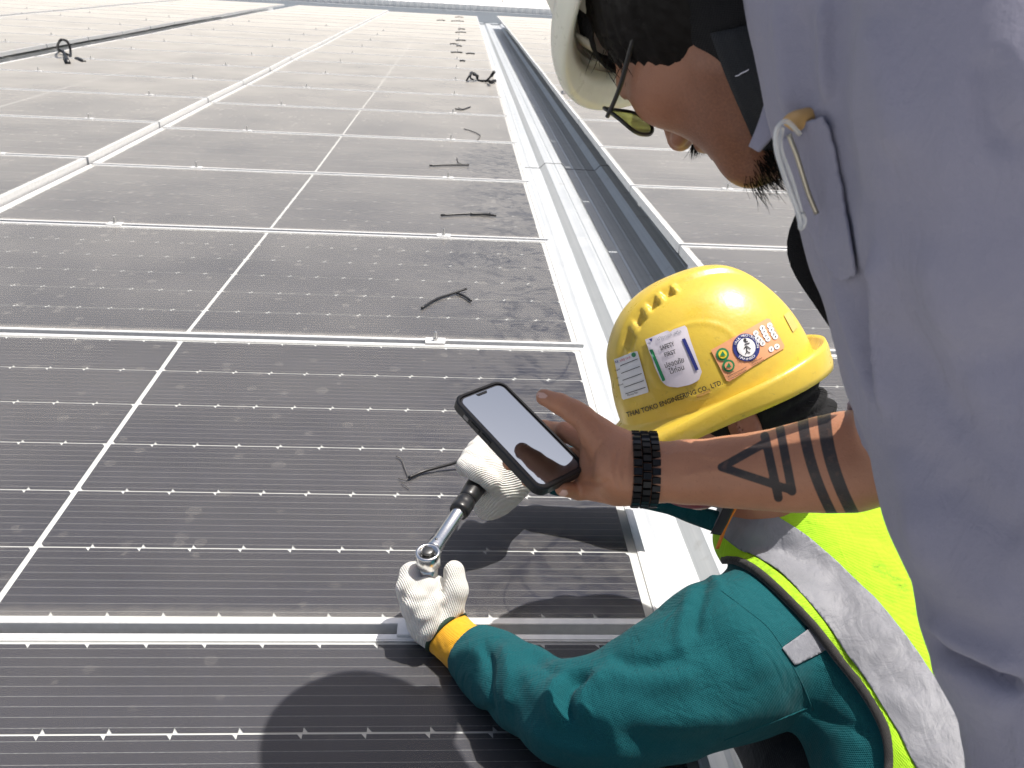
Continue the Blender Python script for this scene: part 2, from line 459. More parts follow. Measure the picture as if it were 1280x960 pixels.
# far end: ridge flashing, corrugated upstand and lifeline
mb = MB(); xs = np.arange(-15, 8.9, .09)
for i, x in enumerate(xs):
    y = 22.6+.03*(i % 2); mb.V += [(x, y, HR+.05), (x, y, .12), (x, y+.35, .20)]
for i in range(len(xs)-1):
    a = i*3; mb.F += [(a, a+3, a+4, a+1), (a+1, a+4, a+5, a+2)]
o = mb.build('ridge_sheet', M['white_sheet']); tag(o, 'white corrugated ridge sheet closing the far end of the roof', 'roof ridge', kind='structure')
o = MB().box(-15, 8.9, 22.40, 22.55, HR+.042, -.02).build('ridge_flashing', M['roof']); tag(o, kind='structure')
ll = empty('lifeline', (0, 23.0, .2)); tag(ll, 'thin safety lifeline cable on short posts along the far ridge', 'lifeline')
for x in np.arange(-14.5, 8, 1.9): MB().tube([(x, 0, -.08), (x, 0, .13)], .012, 6).build('post', M['steel'], ll)
MB().tube([(-14.6, 0, .12), (8.5, 0, .12)], .006, 6).build('cable', M['steel'], ll)
o = MB().poly([(-60, 23.6, HR-.06), (60, 23.6, HR-.06), (60, 90, -2.6), (-60, 90, -2.6)]).build('roof_beyond', M['white_sheet']); tag(o, kind='structure')

# black ties and cables lying on the glass ----------------------------
def on_glass(px, py, h=.003):
    """point on the module surface under a pixel"""
    q = on_z(px, py, 0.)
    for _ in range(4):
        y = q[1]; k = math.floor(y/PITCHY); f = y/PITCHY-k
        q = on_z(px, py, (1-f)*z_joint(k)+f*z_joint(k+1)+h)
    return q
M['plastic'] = plain('black nylon', (.012, .012, .013), .38, var=.2)
M['grey_wire'] = plain('grey wire', (.09, .085, .08), .5)
def cable(label, strands, cat='cable tie', group=None, name='cable_tie'):
    """strands: (pixel points [(x,y[,height])], radius, material)"""
    p0 = strands[0][0][0]; base = on_glass(p0[0], p0[1]); o = empty(name, tuple(base)); tag(o, label, cat, group)
    for (pts, r, m) in strands:
        W = [on_glass(p[0], p[1], (p[2] if len(p) > 2 else 0)+r+.0005)-base for p in pts]
        W = bez(W, 6) if len(W) > 2 else W
        MB().tube(W, r, 6).build('strand', M[m], o, True)
    return o
K = 'plastic'
cable('black cable tie sticking out past the far white glove with grey wire ends', [([(578, 576, .012), (560, 581, .006), (530, 589), (511, 597)], .0030, K), ([(511, 597), (506, 585), (502, 574), (495, 570)], .0010, 'grey_wire'), ([(511, 597), (507, 600), (498, 598)], .0009, 'grey_wire'), ([(502, 603), (512, 611)], .0008, 'grey_wire')])
cable('forked black cable tie on the panel with swirling wipe marks', [([(527, 385), (545, 374), (562, 368), (583, 361, .004)], .0034, K), ([(571, 366), (580, 370), (589, 376)], .0034, K), ([(572, 362), (576, 368)], .0012, 'grey_wire')])
cable('doubled black cable tie lying straight on a panel', [([(551, 269), (590, 267), (613, 267)], .0042, K), ([(588, 267.6), (605, 268), (620, 269.5)], .0044, K)])
cable('straight black cable tie with a curled offcut behind it', [([(537, 207), (560, 206), (586, 206)], .0046, K), ([(571, 197), (573, 203), (577, 205)], .0022, 'grey_wire')])
cable('thin bent grey wire offcut on a far panel', [([(580, 161), (590, 164), (600, 169), (597, 175)], .0028, 'grey_wire')], 'wire')
cable('short forked black cable tie before the connector bundle', [([(569, 136), (577, 137), (588, 133.6)], .0045, K), ([(573, 134.6), (578, 136.5)], .003, 'grey_wire')])
for (x, y, w) in ((578, 75.5, 6), (571, 65, 14), (588, 66.5, 10), (567, 54.5, 8), (574, 57, 6), (576, 50, 12), (576, 40, 13), (577, 36, 8), (572, 26, 16), (551, 25, 10), (574, 21, 10)):
    cable('tiny far black cable tie in the line along the strip edge', [([(x-w/2, y+.3), (x, y), (x+w/2, y+.6)], .008, K)], group='far cable ties')
cable('tangle of black solar connectors by the roof strip edge', [([(583, 101), (587, 94, .05), (590, 90, .06), (588, 97, .02), (592, 100)], .008, K), ([(588, 91, .06), (594, 92, .04), (598, 100), (606, 101), (618, 101.5)], .009, K), ([(607, 102), (612, 97, .04), (617, 90.5, .10)], .009, K), ([(592, 93, .05), (597, 95, .03), (596, 98)], .012, K), ([(612, 102, .005), (619, 101)], .015, K), ([(614.5, 94.5, .06), (617.5, 90, .10)], .015, K)], 'cable connector', name='connector_cable')
cable('loop of black cable with connectors standing on the panel before the dark gap', [([(75, 66), (72, 58, .08), (76, 50, .16), (84, 52, .14), (88, 62, .06), (88, 74)], .011, K), ([(74, 62, .05), (80, 66, .03), (92, 72), (104, 77)], .011, K), ([(96, 74), (105, 78)], .022, K), ([(79, 64, .04), (82, 72, .01), (85, 79)], .012, K), ([(82, 72, .012), (85, 79, .01)], .022, K)], 'cable connector', name='connector_cable')
cable('small black cable connector standing beyond the white hard hat brim', [([(708, 112), (707, 104, .05), (709, 100, .1), (712, 102, .08), (711, 108, .03)], .010, K)], 'cable connector', name='connector_cable')
# ------------------------------------------------------------------ smooth-blended solids -> one continuous skin
def unit(v): v = np.asarray(v, float); return v/np.linalg.norm(v)
class Solid:
    def __init__(s): s.pr = []
    def cap(s, a, b, ra, rb=None, k=.012, op=1):
        a = np.asarray(a, float); b = np.asarray(b, float); rb = ra if rb is None else rb
        ab = b-a; L2 = ab@ab+1e-12
        def f(p):
            q = p-a; t = np.clip(q@ab/L2, 0, 1); return np.linalg.norm(q-t[:, None]*ab, axis=1)-(ra+(rb-ra)*t)
        s.pr.append((f, k, op)); return s
    def ecap(s, a, b, ra, rb, n, ratio, ratio_b=None, k=.012, op=1):
        """capsule whose section is stretched along n by ratio"""
        a = np.asarray(a, float); b = np.asarray(b, float); ab = b-a; L2 = ab@ab+1e-12; n = unit(n); rb_ = ratio if ratio_b is None else ratio_b
        def f(p):
            q = p-a; t = np.clip(q@ab/L2, 0, 1); v = q-t[:, None]*ab
            ra_t = ratio+(rb_-ratio)*t
            c = v@n; w = v+((1/ra_t-1)*c)[:, None]*n
            lv = np.linalg.norm(v, axis=1)+1e-9; lw = np.linalg.norm(w, axis=1)+1e-9
            return (lw-(ra+(rb-ra)*t))*np.clip(lv/lw, .3, 3)
        s.pr.append((f, k, op)); return s
    def ell(s, c, ax, r, k=.012, op=1):
        """ax: rows = unit axes, r: radii"""
        c = np.asarray(c, float); ax = np.asarray(ax, float); r = np.asarray(r, float)
        def f(p):
            q = (p-c)@ax.T; k0 = np.linalg.norm(q/r, axis=1)+1e-9; k1 = np.linalg.norm(q/r**2, axis=1)+1e-9
            return k0*(k0-1)/k1
        s.pr.append((f, k, op)); return s
    def chain(s, pts, k=.012, n=None, ratio=1.):
        for (a, ra), (b, rb) in zip(pts[:-1], pts[1:]):
            if n is None: s.cap(a, b, ra, rb, k)
            else: s.ecap(a, b, ra, rb, n, ratio, k=k)
        return s
    def half(s, c, nrm, k=.004):
        """cut away the side the normal points to"""
        c = np.asarray(c, float); nrm = unit(nrm)
        s.pr.append((lambda p: -((p-c)@nrm), k, -1)); return s
    def field(s, p, near=None, ids=None, bid=None):
        d = np.full(len(p), 1.0)
        for i, (f, k, op) in enumerate(s.pr):
            v = f(p)
            if op == 1:
                h = np.maximum(k-np.abs(d-v), 0)/k; d = np.minimum(d, v)-h*h*k*.25
            else:
                v = -v; h = np.maximum(k-np.abs(d-v), 0)/k; d = np.maximum(d, v)+h*h*k*.25
        return d
    def surface(s, vox, lo, hi):
        lo = np.asarray(lo, float); hi = np.asarray(hi, float); B = 10; bs = B*vox
        nb = np.ceil((hi-lo)/bs).astype(int)
        bi = np.stack(np.meshgrid(*[np.arange(k) for k in nb], indexing='ij'), -1).reshape(-1, 3)
        ctr = lo+(bi+.5)*bs; keep = np.zeros(len(bi), bool)
        for c0 in range(0, len(bi), 200000):
            keep[c0:c0+200000] = np.abs(s.field(ctr[c0:c0+200000])) < bs*1.25
        bi = bi[keep]
        G = nb*B+3
        loc = np.stack(np.meshgrid(*[np.arange(B+1)]*3, indexing='ij'), -1).reshape(-1, 3)
        keys, pos, ed = [], [], []
        step = max(1, int(400000/len(loc)))
        for c0 in range(0, len(bi), step):
            b = bi[c0:c0+step]
            gi = b[:, None, :]*B+loc[None]
            d = s.field((lo+gi.reshape(-1, 3)*vox)).reshape(len(b), B+1, B+1, B+1)
            sg = d < 0
            c8 = [sg[:, i:i+B, j:j+B, k:k+B] for i in (0, 1) for j in (0, 1) for k in (0, 1)]
            sm = sum(c.astype(np.int8) for c in c8); act = (sm > 0) & (sm < 8)
            w = np.argwhere(act)
            if not len(w): continue
            bb, ii, jj, kk = w.T
            acc = np.zeros((len(w), 3)); cnt = np.zeros(len(w))
            for ax in range(3):
                for o in ((0, 0), (0, 1), (1, 0), (1, 1)):
                    off = [0, 0, 0]; oth = [a for a in range(3) if a != ax]
                    off[oth[0]], off[oth[1]] = o
                    o2 = list(off); o2[ax] = 1
                    d0 = d[bb, ii+off[0], jj+off[1], kk+off[2]]; d1 = d[bb, ii+o2[0], jj+o2[1], kk+o2[2]]
                    x = (d0 < 0) != (d1 < 0); t = np.where(x, d0/np.where(x, d0-d1, 1), 0)
                    pt = np.tile(np.array(off, float), (len(w), 1)); pt[:, ax] += t
                    acc += pt*x[:, None]; cnt += x
            g = b[bb]*B+np.stack([ii, jj, kk], 1)
            keys.append((g[:, 0]*G[1]+g[:, 1])*G[2]+g[:, 2]); pos.append(lo+(g+acc/cnt[:, None])*vox)
            d0 = sg[bb, ii, jj, kk]
            ed.append(np.stack([d0, sg[bb, ii+1, jj, kk], sg[bb, ii, jj+1, kk], sg[bb, ii, jj, kk+1]], 1))
        keys = np.concatenate(keys); pos = np.concatenate(pos); ed = np.concatenate(ed)
        o = np.argsort(keys); keys, pos, ed = keys[o], pos[o], ed[o]
        st = [G[1]*G[2], G[2], 1]; quads = []
        for ax in range(3):
            a, b_ = [(1, 2), (2, 0), (0, 1)][ax]
            m = ed[:, 0] != ed[:, ax+1]; kk = keys[m]; ins = ed[m, 0]
            q = np.stack([kk, kk-st[a], kk-st[a]-st[b_], kk-st[b_]], 1)
            ix = np.searchsorted(keys, q); ix = np.clip(ix, 0, len(keys)-1)
            ok = (keys[ix] == q).all(1); ix = ix[ok]; ins = ins[ok]
            ix = np.where(ins[:, None], ix, ix[:, ::-1])
            quads.append(ix)
        F4 = np.concatenate(quads)
        # make the winding outward
        n = np.cross(pos[F4[:, 1]]-pos[F4[:, 0]], pos[F4[:, 2]]-pos[F4[:, 0]])
        c = pos[F4].mean(1); sel = np.random.default_rng(1).choice(len(c), min(500, len(c)), replace=False)
        e = vox*.5; nn = n[sel]/(np.linalg.norm(n[sel], axis=1, keepdims=True)+1e-12)
        if np.mean(s.field(c[sel]+nn*e)-s.field(c[sel]-nn*e)) < 0: F4 = F4[:, ::-1]
        return pos, F4
def vnormals(V, Fq):
    n = np.cross(V[Fq[:, 2]]-V[Fq[:, 0]], V[Fq[:, -1]]-V[Fq[:, 1]]) if Fq.shape[1] == 4 else np.cross(V[Fq[:, 1]]-V[Fq[:, 0]], V[Fq[:, 2]]-V[Fq[:, 0]])
    N = np.zeros_like(V)
    for i in range(Fq.shape[1]): np.add.at(N, Fq[:, i], n)
    return N/(np.linalg.norm(N, axis=1, keepdims=True)+1e-12)
def relax(V, Fq, it=2, w=.5):
    E = np.concatenate([np.stack([Fq[:, i], Fq[:, (i+1) % Fq.shape[1]]], 1) for i in range(Fq.shape[1])])
    E = np.unique(np.sort(E, 1), axis=0); deg = np.bincount(E.ravel(), minlength=len(V))[:, None]+1e-9
    for _ in range(it):
        S = np.zeros_like(V); np.add.at(S, E[:, 0], V[E[:, 1]]); np.add.at(S, E[:, 1], V[E[:, 0]]); V = V+w*(S/deg-V)
    return V
def wob(V, scale, seed=0):
    r = np.random.default_rng(seed); out = np.zeros(len(V))
    for i in range(6):
        k = unit(r.normal(size=3))*scale*(1+.5*i*r.random()); out += np.sin(V@k+r.random()*6.28+1.2*np.sin(V@(unit(r.normal(size=3))*scale*.6)))/(1+.4*i)
    return out/3
def seg_dist(Q, poly):
    """distance of 2D points to a polyline, and the running parameter 0..1"""
    poly = np.asarray(poly, float); best = np.full(len(Q), 1e9); par = np.zeros(len(Q)); L = np.r_[0, np.cumsum(np.linalg.norm(np.diff(poly, axis=0), axis=1))]
    for i in range(len(poly)-1):
        a, b = poly[i], poly[i+1]; ab = b-a; t = np.clip(((Q-a)@ab)/(ab@ab+1e-9), 0, 1); d = np.linalg.norm(Q-a-t[:, None]*ab, axis=1)
        m = d < best; best = np.where(m, d, best); par = np.where(m, (L[i]+t*(L[i+1]-L[i]))/L[-1], par)
    return best, par
def poly_sd(Q, poly):
    """signed distance (px) to a closed polygon, positive inside"""
    poly = np.asarray(poly, float); d, _ = seg_dist(Q, np.r_[poly, poly[:1]]); ins = np.zeros(len(Q), bool); n = len(poly)
    for i in range(n):
        (x1, y1), (x2, y2) = poly[i], poly[(i+1) % n]
        c = ((y1 > Q[:, 1]) != (y2 > Q[:, 1])) & (Q[:, 0] < (x2-x1)*(Q[:, 1]-y1)/(y2-y1+1e-12)+x1); ins ^= c
    return np.where(ins, d, -d)
def folds(V, Fq, lst):
    """cloth folds: (polyline over the garment, half width px, amplitude m)"""
    N = vnormals(V, Fq); Q, _ = px_of(V); face = np.clip(((CAM-V)*N).sum(1)/np.linalg.norm(CAM-V, axis=1)*2.5+.5, 0, 1); D = np.zeros(len(V))
    for (pl, w, amp) in lst:
        pl = np.array(bez([np.array(p, float) for p in pl], 6)) if len(pl) > 2 else np.array(pl, float)
        d, t = seg_dist(Q, pl); D += amp*np.exp(-(d/w)**2)*np.clip(np.minimum(t, 1-t)*5+.15, 0, 1)
    return V+N*(D*face)[:, None]
def clip(V, Fq, s):
    """keep the part of a mesh with s>0, cut cleanly along s=0"""
    T = np.concatenate([Fq[:, [0, 1, 2]], Fq[:, [0, 2, 3]]]) if Fq.shape[1] == 4 else Fq
    V = list(map(np.asarray, V)); s = list(s); out = []; cache = {}
    S = np.asarray(s); pos = S > 0; cnt = pos[T].sum(1)
    out = [tuple(t) for t in T[cnt == 3]]
    def cut(a, b):
        key = (min(a, b), max(a, b))
        if key not in cache:
            t = s[a]/(s[a]-s[b]); cache[key] = len(V); V.append(V[a]+t*(V[b]-V[a]))
        return cache[key]
    for t in T[(cnt > 0) & (cnt < 3)]:
        poly = []
        for i in range(3):
            a, b = t[i], t[(i+1) % 3]
            if pos[a]: poly.append(a)
            if pos[a] != pos[b]: poly.append(cut(a, b))
        for i in range(1, len(poly)-1): out.append((poly[0], poly[i], poly[i+1]))
    T2 = np.array(out); u, inv = np.unique(T2, return_inverse=True)
    return np.array(V)[u], inv.reshape(T2.shape)
def caster(V, Fq):
    t = BVHTree.FromPolygons([tuple(v) for v in V], [tuple(int(i) for i in f) for f in Fq])
    def hit(px, py, off=.0008):
        d = unit(P(px, py, 1.)-CAM); loc, nrm, _, _ = t.ray_cast(Vector(CAM), Vector(d))
        if loc is None: return None
        n = np.array(nrm); n = n if n@d < 0 else -n
        return np.array(loc)+n*off
    return hit
def solidify(o, th, offset=1.):
    m = o.modifiers.new('thickness', 'SOLIDIFY'); m.thickness = th; m.offset = offset; return o
def camv(r, u, f): return unit(r*cR+u*cU+f*cF)
def seg3(p, a, b):
    ab = b-a; t = np.clip((p-a)@ab/(ab@ab), 0, 1); return np.linalg.norm(p-a-t[:, None]*ab, axis=1)
BOX = lambda pts, m: (np.min(pts, 0)-m, np.max(pts, 0)+m)
# ------------------------------------------------------------------ people: materials
def mat_skin(name, col, ink=False, deep=None):
    t = NT(name); oc = t.coord()
    n1 = t.noise(25, 4, oc); n2 = t.noise(600, 3, oc)
    c = t.mix(t.ramp(n1, .3, .7), tuple(x*.86 for x in col), tuple(min(1, x*1.08) for x in (col[0], col[1]*1.02, col[2])))
    c = t.mix(t.math('MULTIPLY', t.ramp(t.noise(300, 2, oc), .62, .72), .25), c, tuple(x*.55 for x in col))
    if ink:
        m = t.ramp(t.attr('ink'), -.0005, .0005); m = t.math('MULTIPLY', m, t.ramp(t.noise(160, 4, oc), .2, .45, .8, .96))
        c = t.mix(m, c, (.018, .019, .021))
    if ink: c = t.mix(t.math('MULTIPLY', t.attr('stubble'), t.ramp(t.noise(420, 4, oc, rough=.7), .3, .6, .35, .9)), c, (.035, .022, .018))  # jaw stubble, spread up the cheek to paint in the face's shade
    if ink: c = t.mix(t.math('MULTIPLY', t.attr('tan'), .55), c, (.16, .062, .036))  # whole head mixed darker: backlit shade put into the skin colour
    bm = t.math('ADD', t.math('MULTIPLY', n2, .6), t.math('MULTIPLY', t.noise(140, 3, oc), .8))
    t.set(Base_Color=c, Roughness=t.ramp(n2, .2, .8, .38, .55), Subsurface_Weight=.12, Subsurface_Radius=(.6, .25, .12), Subsurface_Scale=.006, Normal=t.bump(bm, .0006), Specular_IOR_Level=.45)
    return t.m
def mat_cloth(name, col, weave=2600., var=.10, bump=.00022, rough=.85, sheen=.15, dirt=None, rot=0.0, ratio=1.0, crease=.004):
    t = NT(name); oc = t.mapped(t.coord(), rot=(rot, rot*.6, rot*.3))
    w1 = t.node('TexWave', wave_type='BANDS', bands_direction='X'); t.link(oc, w1.inputs['Vector']); w1.inputs['Scale'].default_value = weave/6.283*.5; w1.inputs['Distortion'].default_value = .6
    w2 = t.node('TexWave', wave_type='BANDS', bands_direction='Z'); t.link(oc, w2.inputs['Vector']); w2.inputs['Scale'].default_value = weave/6.283*.5*ratio; w2.inputs['Distortion'].default_value = .6
    wv = t.math('ADD', w1.outputs['Fac'], w2.outputs['Fac']) if weave else t.math('MULTIPLY', t.noise(1500, 2, oc), 2.)
    n = t.noise(7, 4, oc); n2 = t.noise(260, 3, oc)
    c = t.mix(t.ramp(n, .3, .72), tuple(x*(1-var) for x in col), tuple(min(1, x*(1+var)) for x in col))
    c = t.mix(t.ramp(wv, .3, 1.7, 0., .35), c, tuple(x*.72 for x in col))
    if dirt is not None:
        dm = t.math('MULTIPLY', t.ramp(t.noise(18, 6, oc, rough=.7), .58, .74), .55)
        dm = t.math('MAXIMUM', dm, t.math('MULTIPLY', t.ramp(t.attr('dirt'), .0, 1.), t.ramp(t.noise(120, 5, oc, rough=.7), .40, .60)))
        c = t.mix(dm, c, dirt)
    # small creases
    cr = t.noise(1., 5, t.mapped(t.coord(), (22, 30, 9), (.3, .5, .2)), dist=1.1, rough=.5); cr2 = t.noise(1., 4, t.mapped(t.coord(), (60, 18, 34), (.9, .2, .6)), dist=.7)
    crs = t.bump(t.math('ADD', cr, t.math('MULTIPLY', cr2, .45)), crease)
    t.set(Base_Color=c, Roughness=rough, Sheen_Weight=sheen, Sheen_Roughness=.5, Specular_IOR_Level=.2,
          Normal=t.bump(t.math('ADD', wv, t.math('MULTIPLY', n2, 1.2)), bump))
    t.link(crs, t.bsdf.inputs['Normal'].links[0].from_node.inputs['Normal'])
    return t.m
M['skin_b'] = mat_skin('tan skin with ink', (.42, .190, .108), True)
M['skin_w'] = mat_skin('tan skin', (.36, .15, .095))
M['lavender'] = mat_cloth('lavender work shirt', (.262, .256, .325), 0, .05, crease=.0042)
M['teal'] = mat_cloth('teal jacket twill', (.0026, .080, .094), 2300, .10, .0003, rot=.6, sheen=.04, crease=.0055)
M['hivis'] = mat_cloth('fluorescent yellow green mesh', (.37, .67, .026), 2800, .08, dirt=(.16, .24, .02), sheen=.0)
M['reflect'] = mat_cloth('grey reflective tape', (.215, .22, .245), 0, .22, .00015, rough=.38, dirt=(.12, .125, .155), sheen=0.)
M['blackcloth'] = mat_cloth('black cloth', (.008, .008, .009), 2600, .2, sheen=.02)
M['strap'] = mat_cloth('charcoal strap', (.016, .018, .022), 2600, .2, sheen=.03)
M['navycloth'] = mat_cloth('dark trousers', (.02, .022, .028), 2600, .2)
M['piping'] = mat_cloth('black binding worn grey', (.03, .028, .028), 3000, .4, dirt=(.13, .12, .12))
M['yellowcuff'] = mat_cloth('amber knit cuff', (.72, .36, .02), 2600, .07)
M['hair'] = plain('black hair', (.006, .005, .0045), .5, var=.3, Specular_IOR_Level=.12)
M['maroon'] = mat_cloth('maroon mask', (.22, .02, .035), 3000)
M['stitch'] = plain('stitching', (.58, .57, .64), .8)
def mat_knit():
    t = NT('white knitted cotton glove'); oc = t.coord('UV')
    rows = t.node('TexWave', wave_type='BANDS', bands_direction='X'); t.link(oc, rows.inputs['Vector']); rows.inputs['Scale'].default_value = 10.5; rows.inputs['Distortion'].default_value = 1.1; rows.inputs['Detail'].default_value = 2; rows.inputs['Detail Scale'].default_value = 5
    st = t.node('TexWave', wave_type='BANDS', bands_direction='Y'); t.link(oc, st.inputs['Vector']); st.inputs['Scale'].default_value = 16; st.inputs['Distortion'].default_value = 2.
    h = t.math('ADD', rows.outputs['Fac'], t.math('MULTIPLY', st.outputs['Fac'], .35))
    n = t.noise(30, 4, t.coord())
    c = t.mix(t.ramp(n, .35, .75), (.66, .645, .60), (.74, .73, .69))
    c = t.mix(t.ramp(h, 0., .7, .45, 0.), c, (.47, .45, .40))
    c = t.mix(t.math('MULTIPLY', t.ramp(t.noise(16, 5, t.coord()), .58, .75), .35), c, (.42, .38, .28))
    t.set(Base_Color=c, Roughness=.95, Sheen_Weight=.3, Specular_IOR_Level=.1, Normal=t.bump(h, .0011), Subsurface_Weight=.05)
    return t.m
M['knit'] = mat_knit()
M['glove_band'] = plain('dark green knit band', (.012, .035, .02), .8)

def addw(name, V, Fq, mat, parent, smooth=True):
    off = np.array(parent.location) if parent is not None else 0
    o = add_obj(name, mesh_np(name, np.asarray(V)-off, Fq, mat, smooth), parent); return o
def mbw(name, mb, mat, parent, smooth=True):
    off = np.array(parent.location)
    pp = parent
    while pp.parent is not None: pp = pp.parent; off = off+np.array(pp.location)
    mb.V = [tuple(np.asarray(v)-off) for v in mb.V]; return mb.build(name, mat, parent, smooth)
def resample(pl, n):
    pl = np.asarray(pl, float); L = np.r_[0, np.cumsum(np.linalg.norm(np.diff(pl, axis=0), axis=1))]; t = np.linspace(0, L[-1], n)
    return np.stack([np.interp(t, L, pl[:, i]) for i in range(pl.shape[1])], 1)
def seam(name, hit, pl, r, mat, parent, n=None, off=.0005, flat=False):
    """a thin tube laid on a surface along a pixel polyline"""
    q = resample(bez([np.array(p, float) for p in pl], 8) if len(pl) > 2 else pl, n or max(6, int(len(pl)*7)))
    W = [hit(x, y, off) for x, y in q]; W = [w for w in W if w is not None]
    if len(W) < 2: return None
    W = np.array(W); W[1:-1] = (W[:-2]+2*W[1:-1]+W[2:])/4
    return mbw(name, MB().tube(list(W), r, 6), mat, parent)

# ================================================================== person in the lavender shirt
Bp = empty('person', (.5, -.62, .004))
tag(Bp, 'bearded person in lavender short sleeved shirt leaning over, holding a phone', 'person')
hf = camv(-.29, -.535, .794); hu = camv(-.60, .717, .27); hu = unit(hu-hf*(hu@hf)); hl = np.cross(hu, hf)
HC = P(896, 10, .71)
def H(f, l, u): return HC+f*hf+l*hl+u*hu
S = Solid(); AX = np.array([hf, hl, hu])
S.ell(H(-.005, 0, .035), AX, (.098, .077, .10), k=.02)
S.ell(H(.04, 0, -.04), AX, (.060, .060, .078), k=.03)
S.cap(H(.0, .052, -.055), H(.072, .016, -.103), .020, .020, k=.03).cap(H(.0, -.052, -.055), H(.072, -.016, -.103), .020, .020, k=.03)
S.cap(H(.076, .008, -.108), H(.076, -.008, -.108), .019, k=.02)
S.ell(H(.062, .042, -.012), AX, (.032, .024, .026), k=.03).ell(H(.062, -.042, -.012), AX, (.032, .024, .026), k=.03)
S.cap(H(.088, .03, .022), H(.088, -.03, .022), .016, k=.02)
S.cap(H(.094, 0, .012), H(.117, 0, -.032), .008, .0125, k=.012)
S.ell(H(.106, .013, -.037), AX, (.011, .007, .008), k=.008).ell(H(.106, -.013, -.037), AX, (.011, .007, .008), k=.008)
S.ell(H(.094, 0, -.062), AX, (.012, .024, .0075), k=.008).ell(H(.091, 0, -.077), AX, (.0125, .020, .008), k=.007)
S.cap(H(.108, .022, -.069), H(.108, -.022, -.069), .0015, k=.005, op=-1)
S.cap(H(.094, .03, .006), H(.095, .026, .003), .012, k=.010, op=-1)
S.ell(H(.082, .031, .005), AX, (.0125, .0125, .0125), k=.003)
NB = P(1005, 45, .66)
S.cap(H(-.015, 0, -.05), NB, .052, .056, k=.03)
# hidden core that carries the neck, arm and pelvis
sh_l = P(1230, 30, .45); elb = P(1142, 558, .705)
S.cap(NB, P(1190, 250, .60), .05, .05, k=.03).cap(NB, sh_l, .045, .045, k=.03)
FAR = [(a, b, .823-.118*max(0, a-811)/331., w*(.823-.118*max(0, a-811)/331.)/FPX) for a, b, w in ((1142, 556, 46), (1105, 569, 54), (1061, 577, 59.6), (1020, 582, 54.6), (980, 587, 49), (940, 589, 44), (905, 590, 40.5), (860, 590, 37.2), (811, 590, 35.8), (780, 588, 36.5))]
S.cap(sh_l, elb, .048, .046, k=.02)
fa_n = unit(P(900, 480, .80)-P(900, 600, .835))          # the forearm is a little wider than thick
S.chain([(P(a, b, d), r) for a, b, d, r in FAR], k=.012)
# hand: palm, thenar, thumb, four fingers curling behind the phone
S.ecap(P(785, 590, .830), P(748, 578, .868), .0200, .0200, unit(P(760, 520, .86)-P(760, 630, .86)), 1.45, 1.95, k=.018)
S.cap(P(775, 565, .835), P(742, 540, .848), .0215, .0165, k=.016)
S.cap(P(770, 607, .84), P(735, 606, .872), .018, .0135, k=.014)
S.chain([(P(748, 540, .846), .0150), (P(728, 522, .850), .0122), (P(716, 514, .853), .0115), (P(700, 505, .858), .0103), (P(680, 496.5, .864), .0088)], k=.005)
S.chain([(P(748, 560, .872), .0115), (P(706, 540, .902), .0105), (P(680, 536, .935), .0095), (P(652, 545, .945), .0085)], k=.004)
S.chain([(P(748, 575, .880), .0115), (P(690, 568, .925), .0100), (P(655, 576, .910), .0090), (P(637, 579, .882), .0080)], k=.004)
S.chain([(P(748, 590, .878), .0110), (P(700, 592, .912), .0098), (P(672, 602, .892), .0088), (P(660, 600, .864), .0078)], k=.004)
S.chain([(P(752, 606, .870), .0105), (P(724, 614, .872), .0092), (P(703, 611, .852), .0080)], k=.004)
bl, bh = BOX([P(600, -120, .55), P(1250, -150, .6), P(1250, 680, .8), P(600, 680, .8), P(600, 560, 1.0), P(1250, 200, 1.0), P(700, -150, .8), P(1142, 640, .58), P(1200, 640, .62), P(1195, 30, .42), P(1195, -60, .45)], .06)
V, Fq = S.surface(.0022, bl, bh)
V = relax(V, Fq, 2, .5)
V = folds(V, Fq, [([(822, 572), (860, 566), (900, 572), (940, 566)], 3.5, .0012), ([(850, 596), (890, 588), (930, 596)], 3.5, .0011), ([(772, 560), (768, 580), (771, 600), (778, 618)], 2.5, -.0014), ([(781, 565), (779, 590), (782, 612)], 2.0, -.0010),
                  ([(716, 507), (713, 514), (711, 521)], 2.0, -.0012), ([(720, 510), (717, 517), (715, 523)], 1.8, -.0010), ([(752, 548), (742, 566), (738, 590)], 4, -.0022), ([(735, 522), (745, 530), (752, 542)], 3, -.0012), ([(726, 600), (745, 604), (765, 602)], 3, -.0014), ([(758, 556), (764, 570), (766, 590)], 3, .0010)])
body_b = (V, Fq)
N = vnormals(V, Fq); Q, Z = px_of(V)
near = ((CAM-V)*N).sum(1) > 0
# tattoo: outlined triangle with its bars, and two bands round the forearm
tri = [(897, 584), (968, 541), (988, 620)]
def ring_sd(cx, w, slope=.0):
    """band round the arm, measured along the forearm axis"""
    return None
a0, a1 = P(820, 590, .820), P(1080, 574, .727); axd = unit(a1-a0); along = (V-a0)@axd
px2m = .75/FPX
def bar(p, q, w): d, _ = seg_dist(Q, np.array([p, q], float)); return (w-d)*px2m
ink = np.full(len(V), -1.)
arm = (Z > .60) & (Q[:, 0] > 880) & (Q[:, 0] < 1100) & (Q[:, 1] > 490) & (Q[:, 1] < 660)
sh = np.maximum.reduce([bar((902, 584), (956, 554), 5.2), bar((902, 584), (990, 613), 5.2), bar((956, 545), (973, 622), 5.6), bar((975, 536), (990, 614), 5.6)])
ink = np.where(near, sh, ink)
def band(x_top, x_mid, x_bot, w):
    s = np.clip((Q[:, 1]-520)/110., -.2, 1.2); xc = x_top*(1-s)*(1-2*s)+4*x_mid*s*(1-s)+x_bot*s*(2*s-1)
    return (w-np.abs(Q[:, 0]-xc))*px2m
ink = np.maximum(ink, np.maximum(band(1003, 1013, 1034, 7.0), band(1030, 1039, 1060, 8.6)))
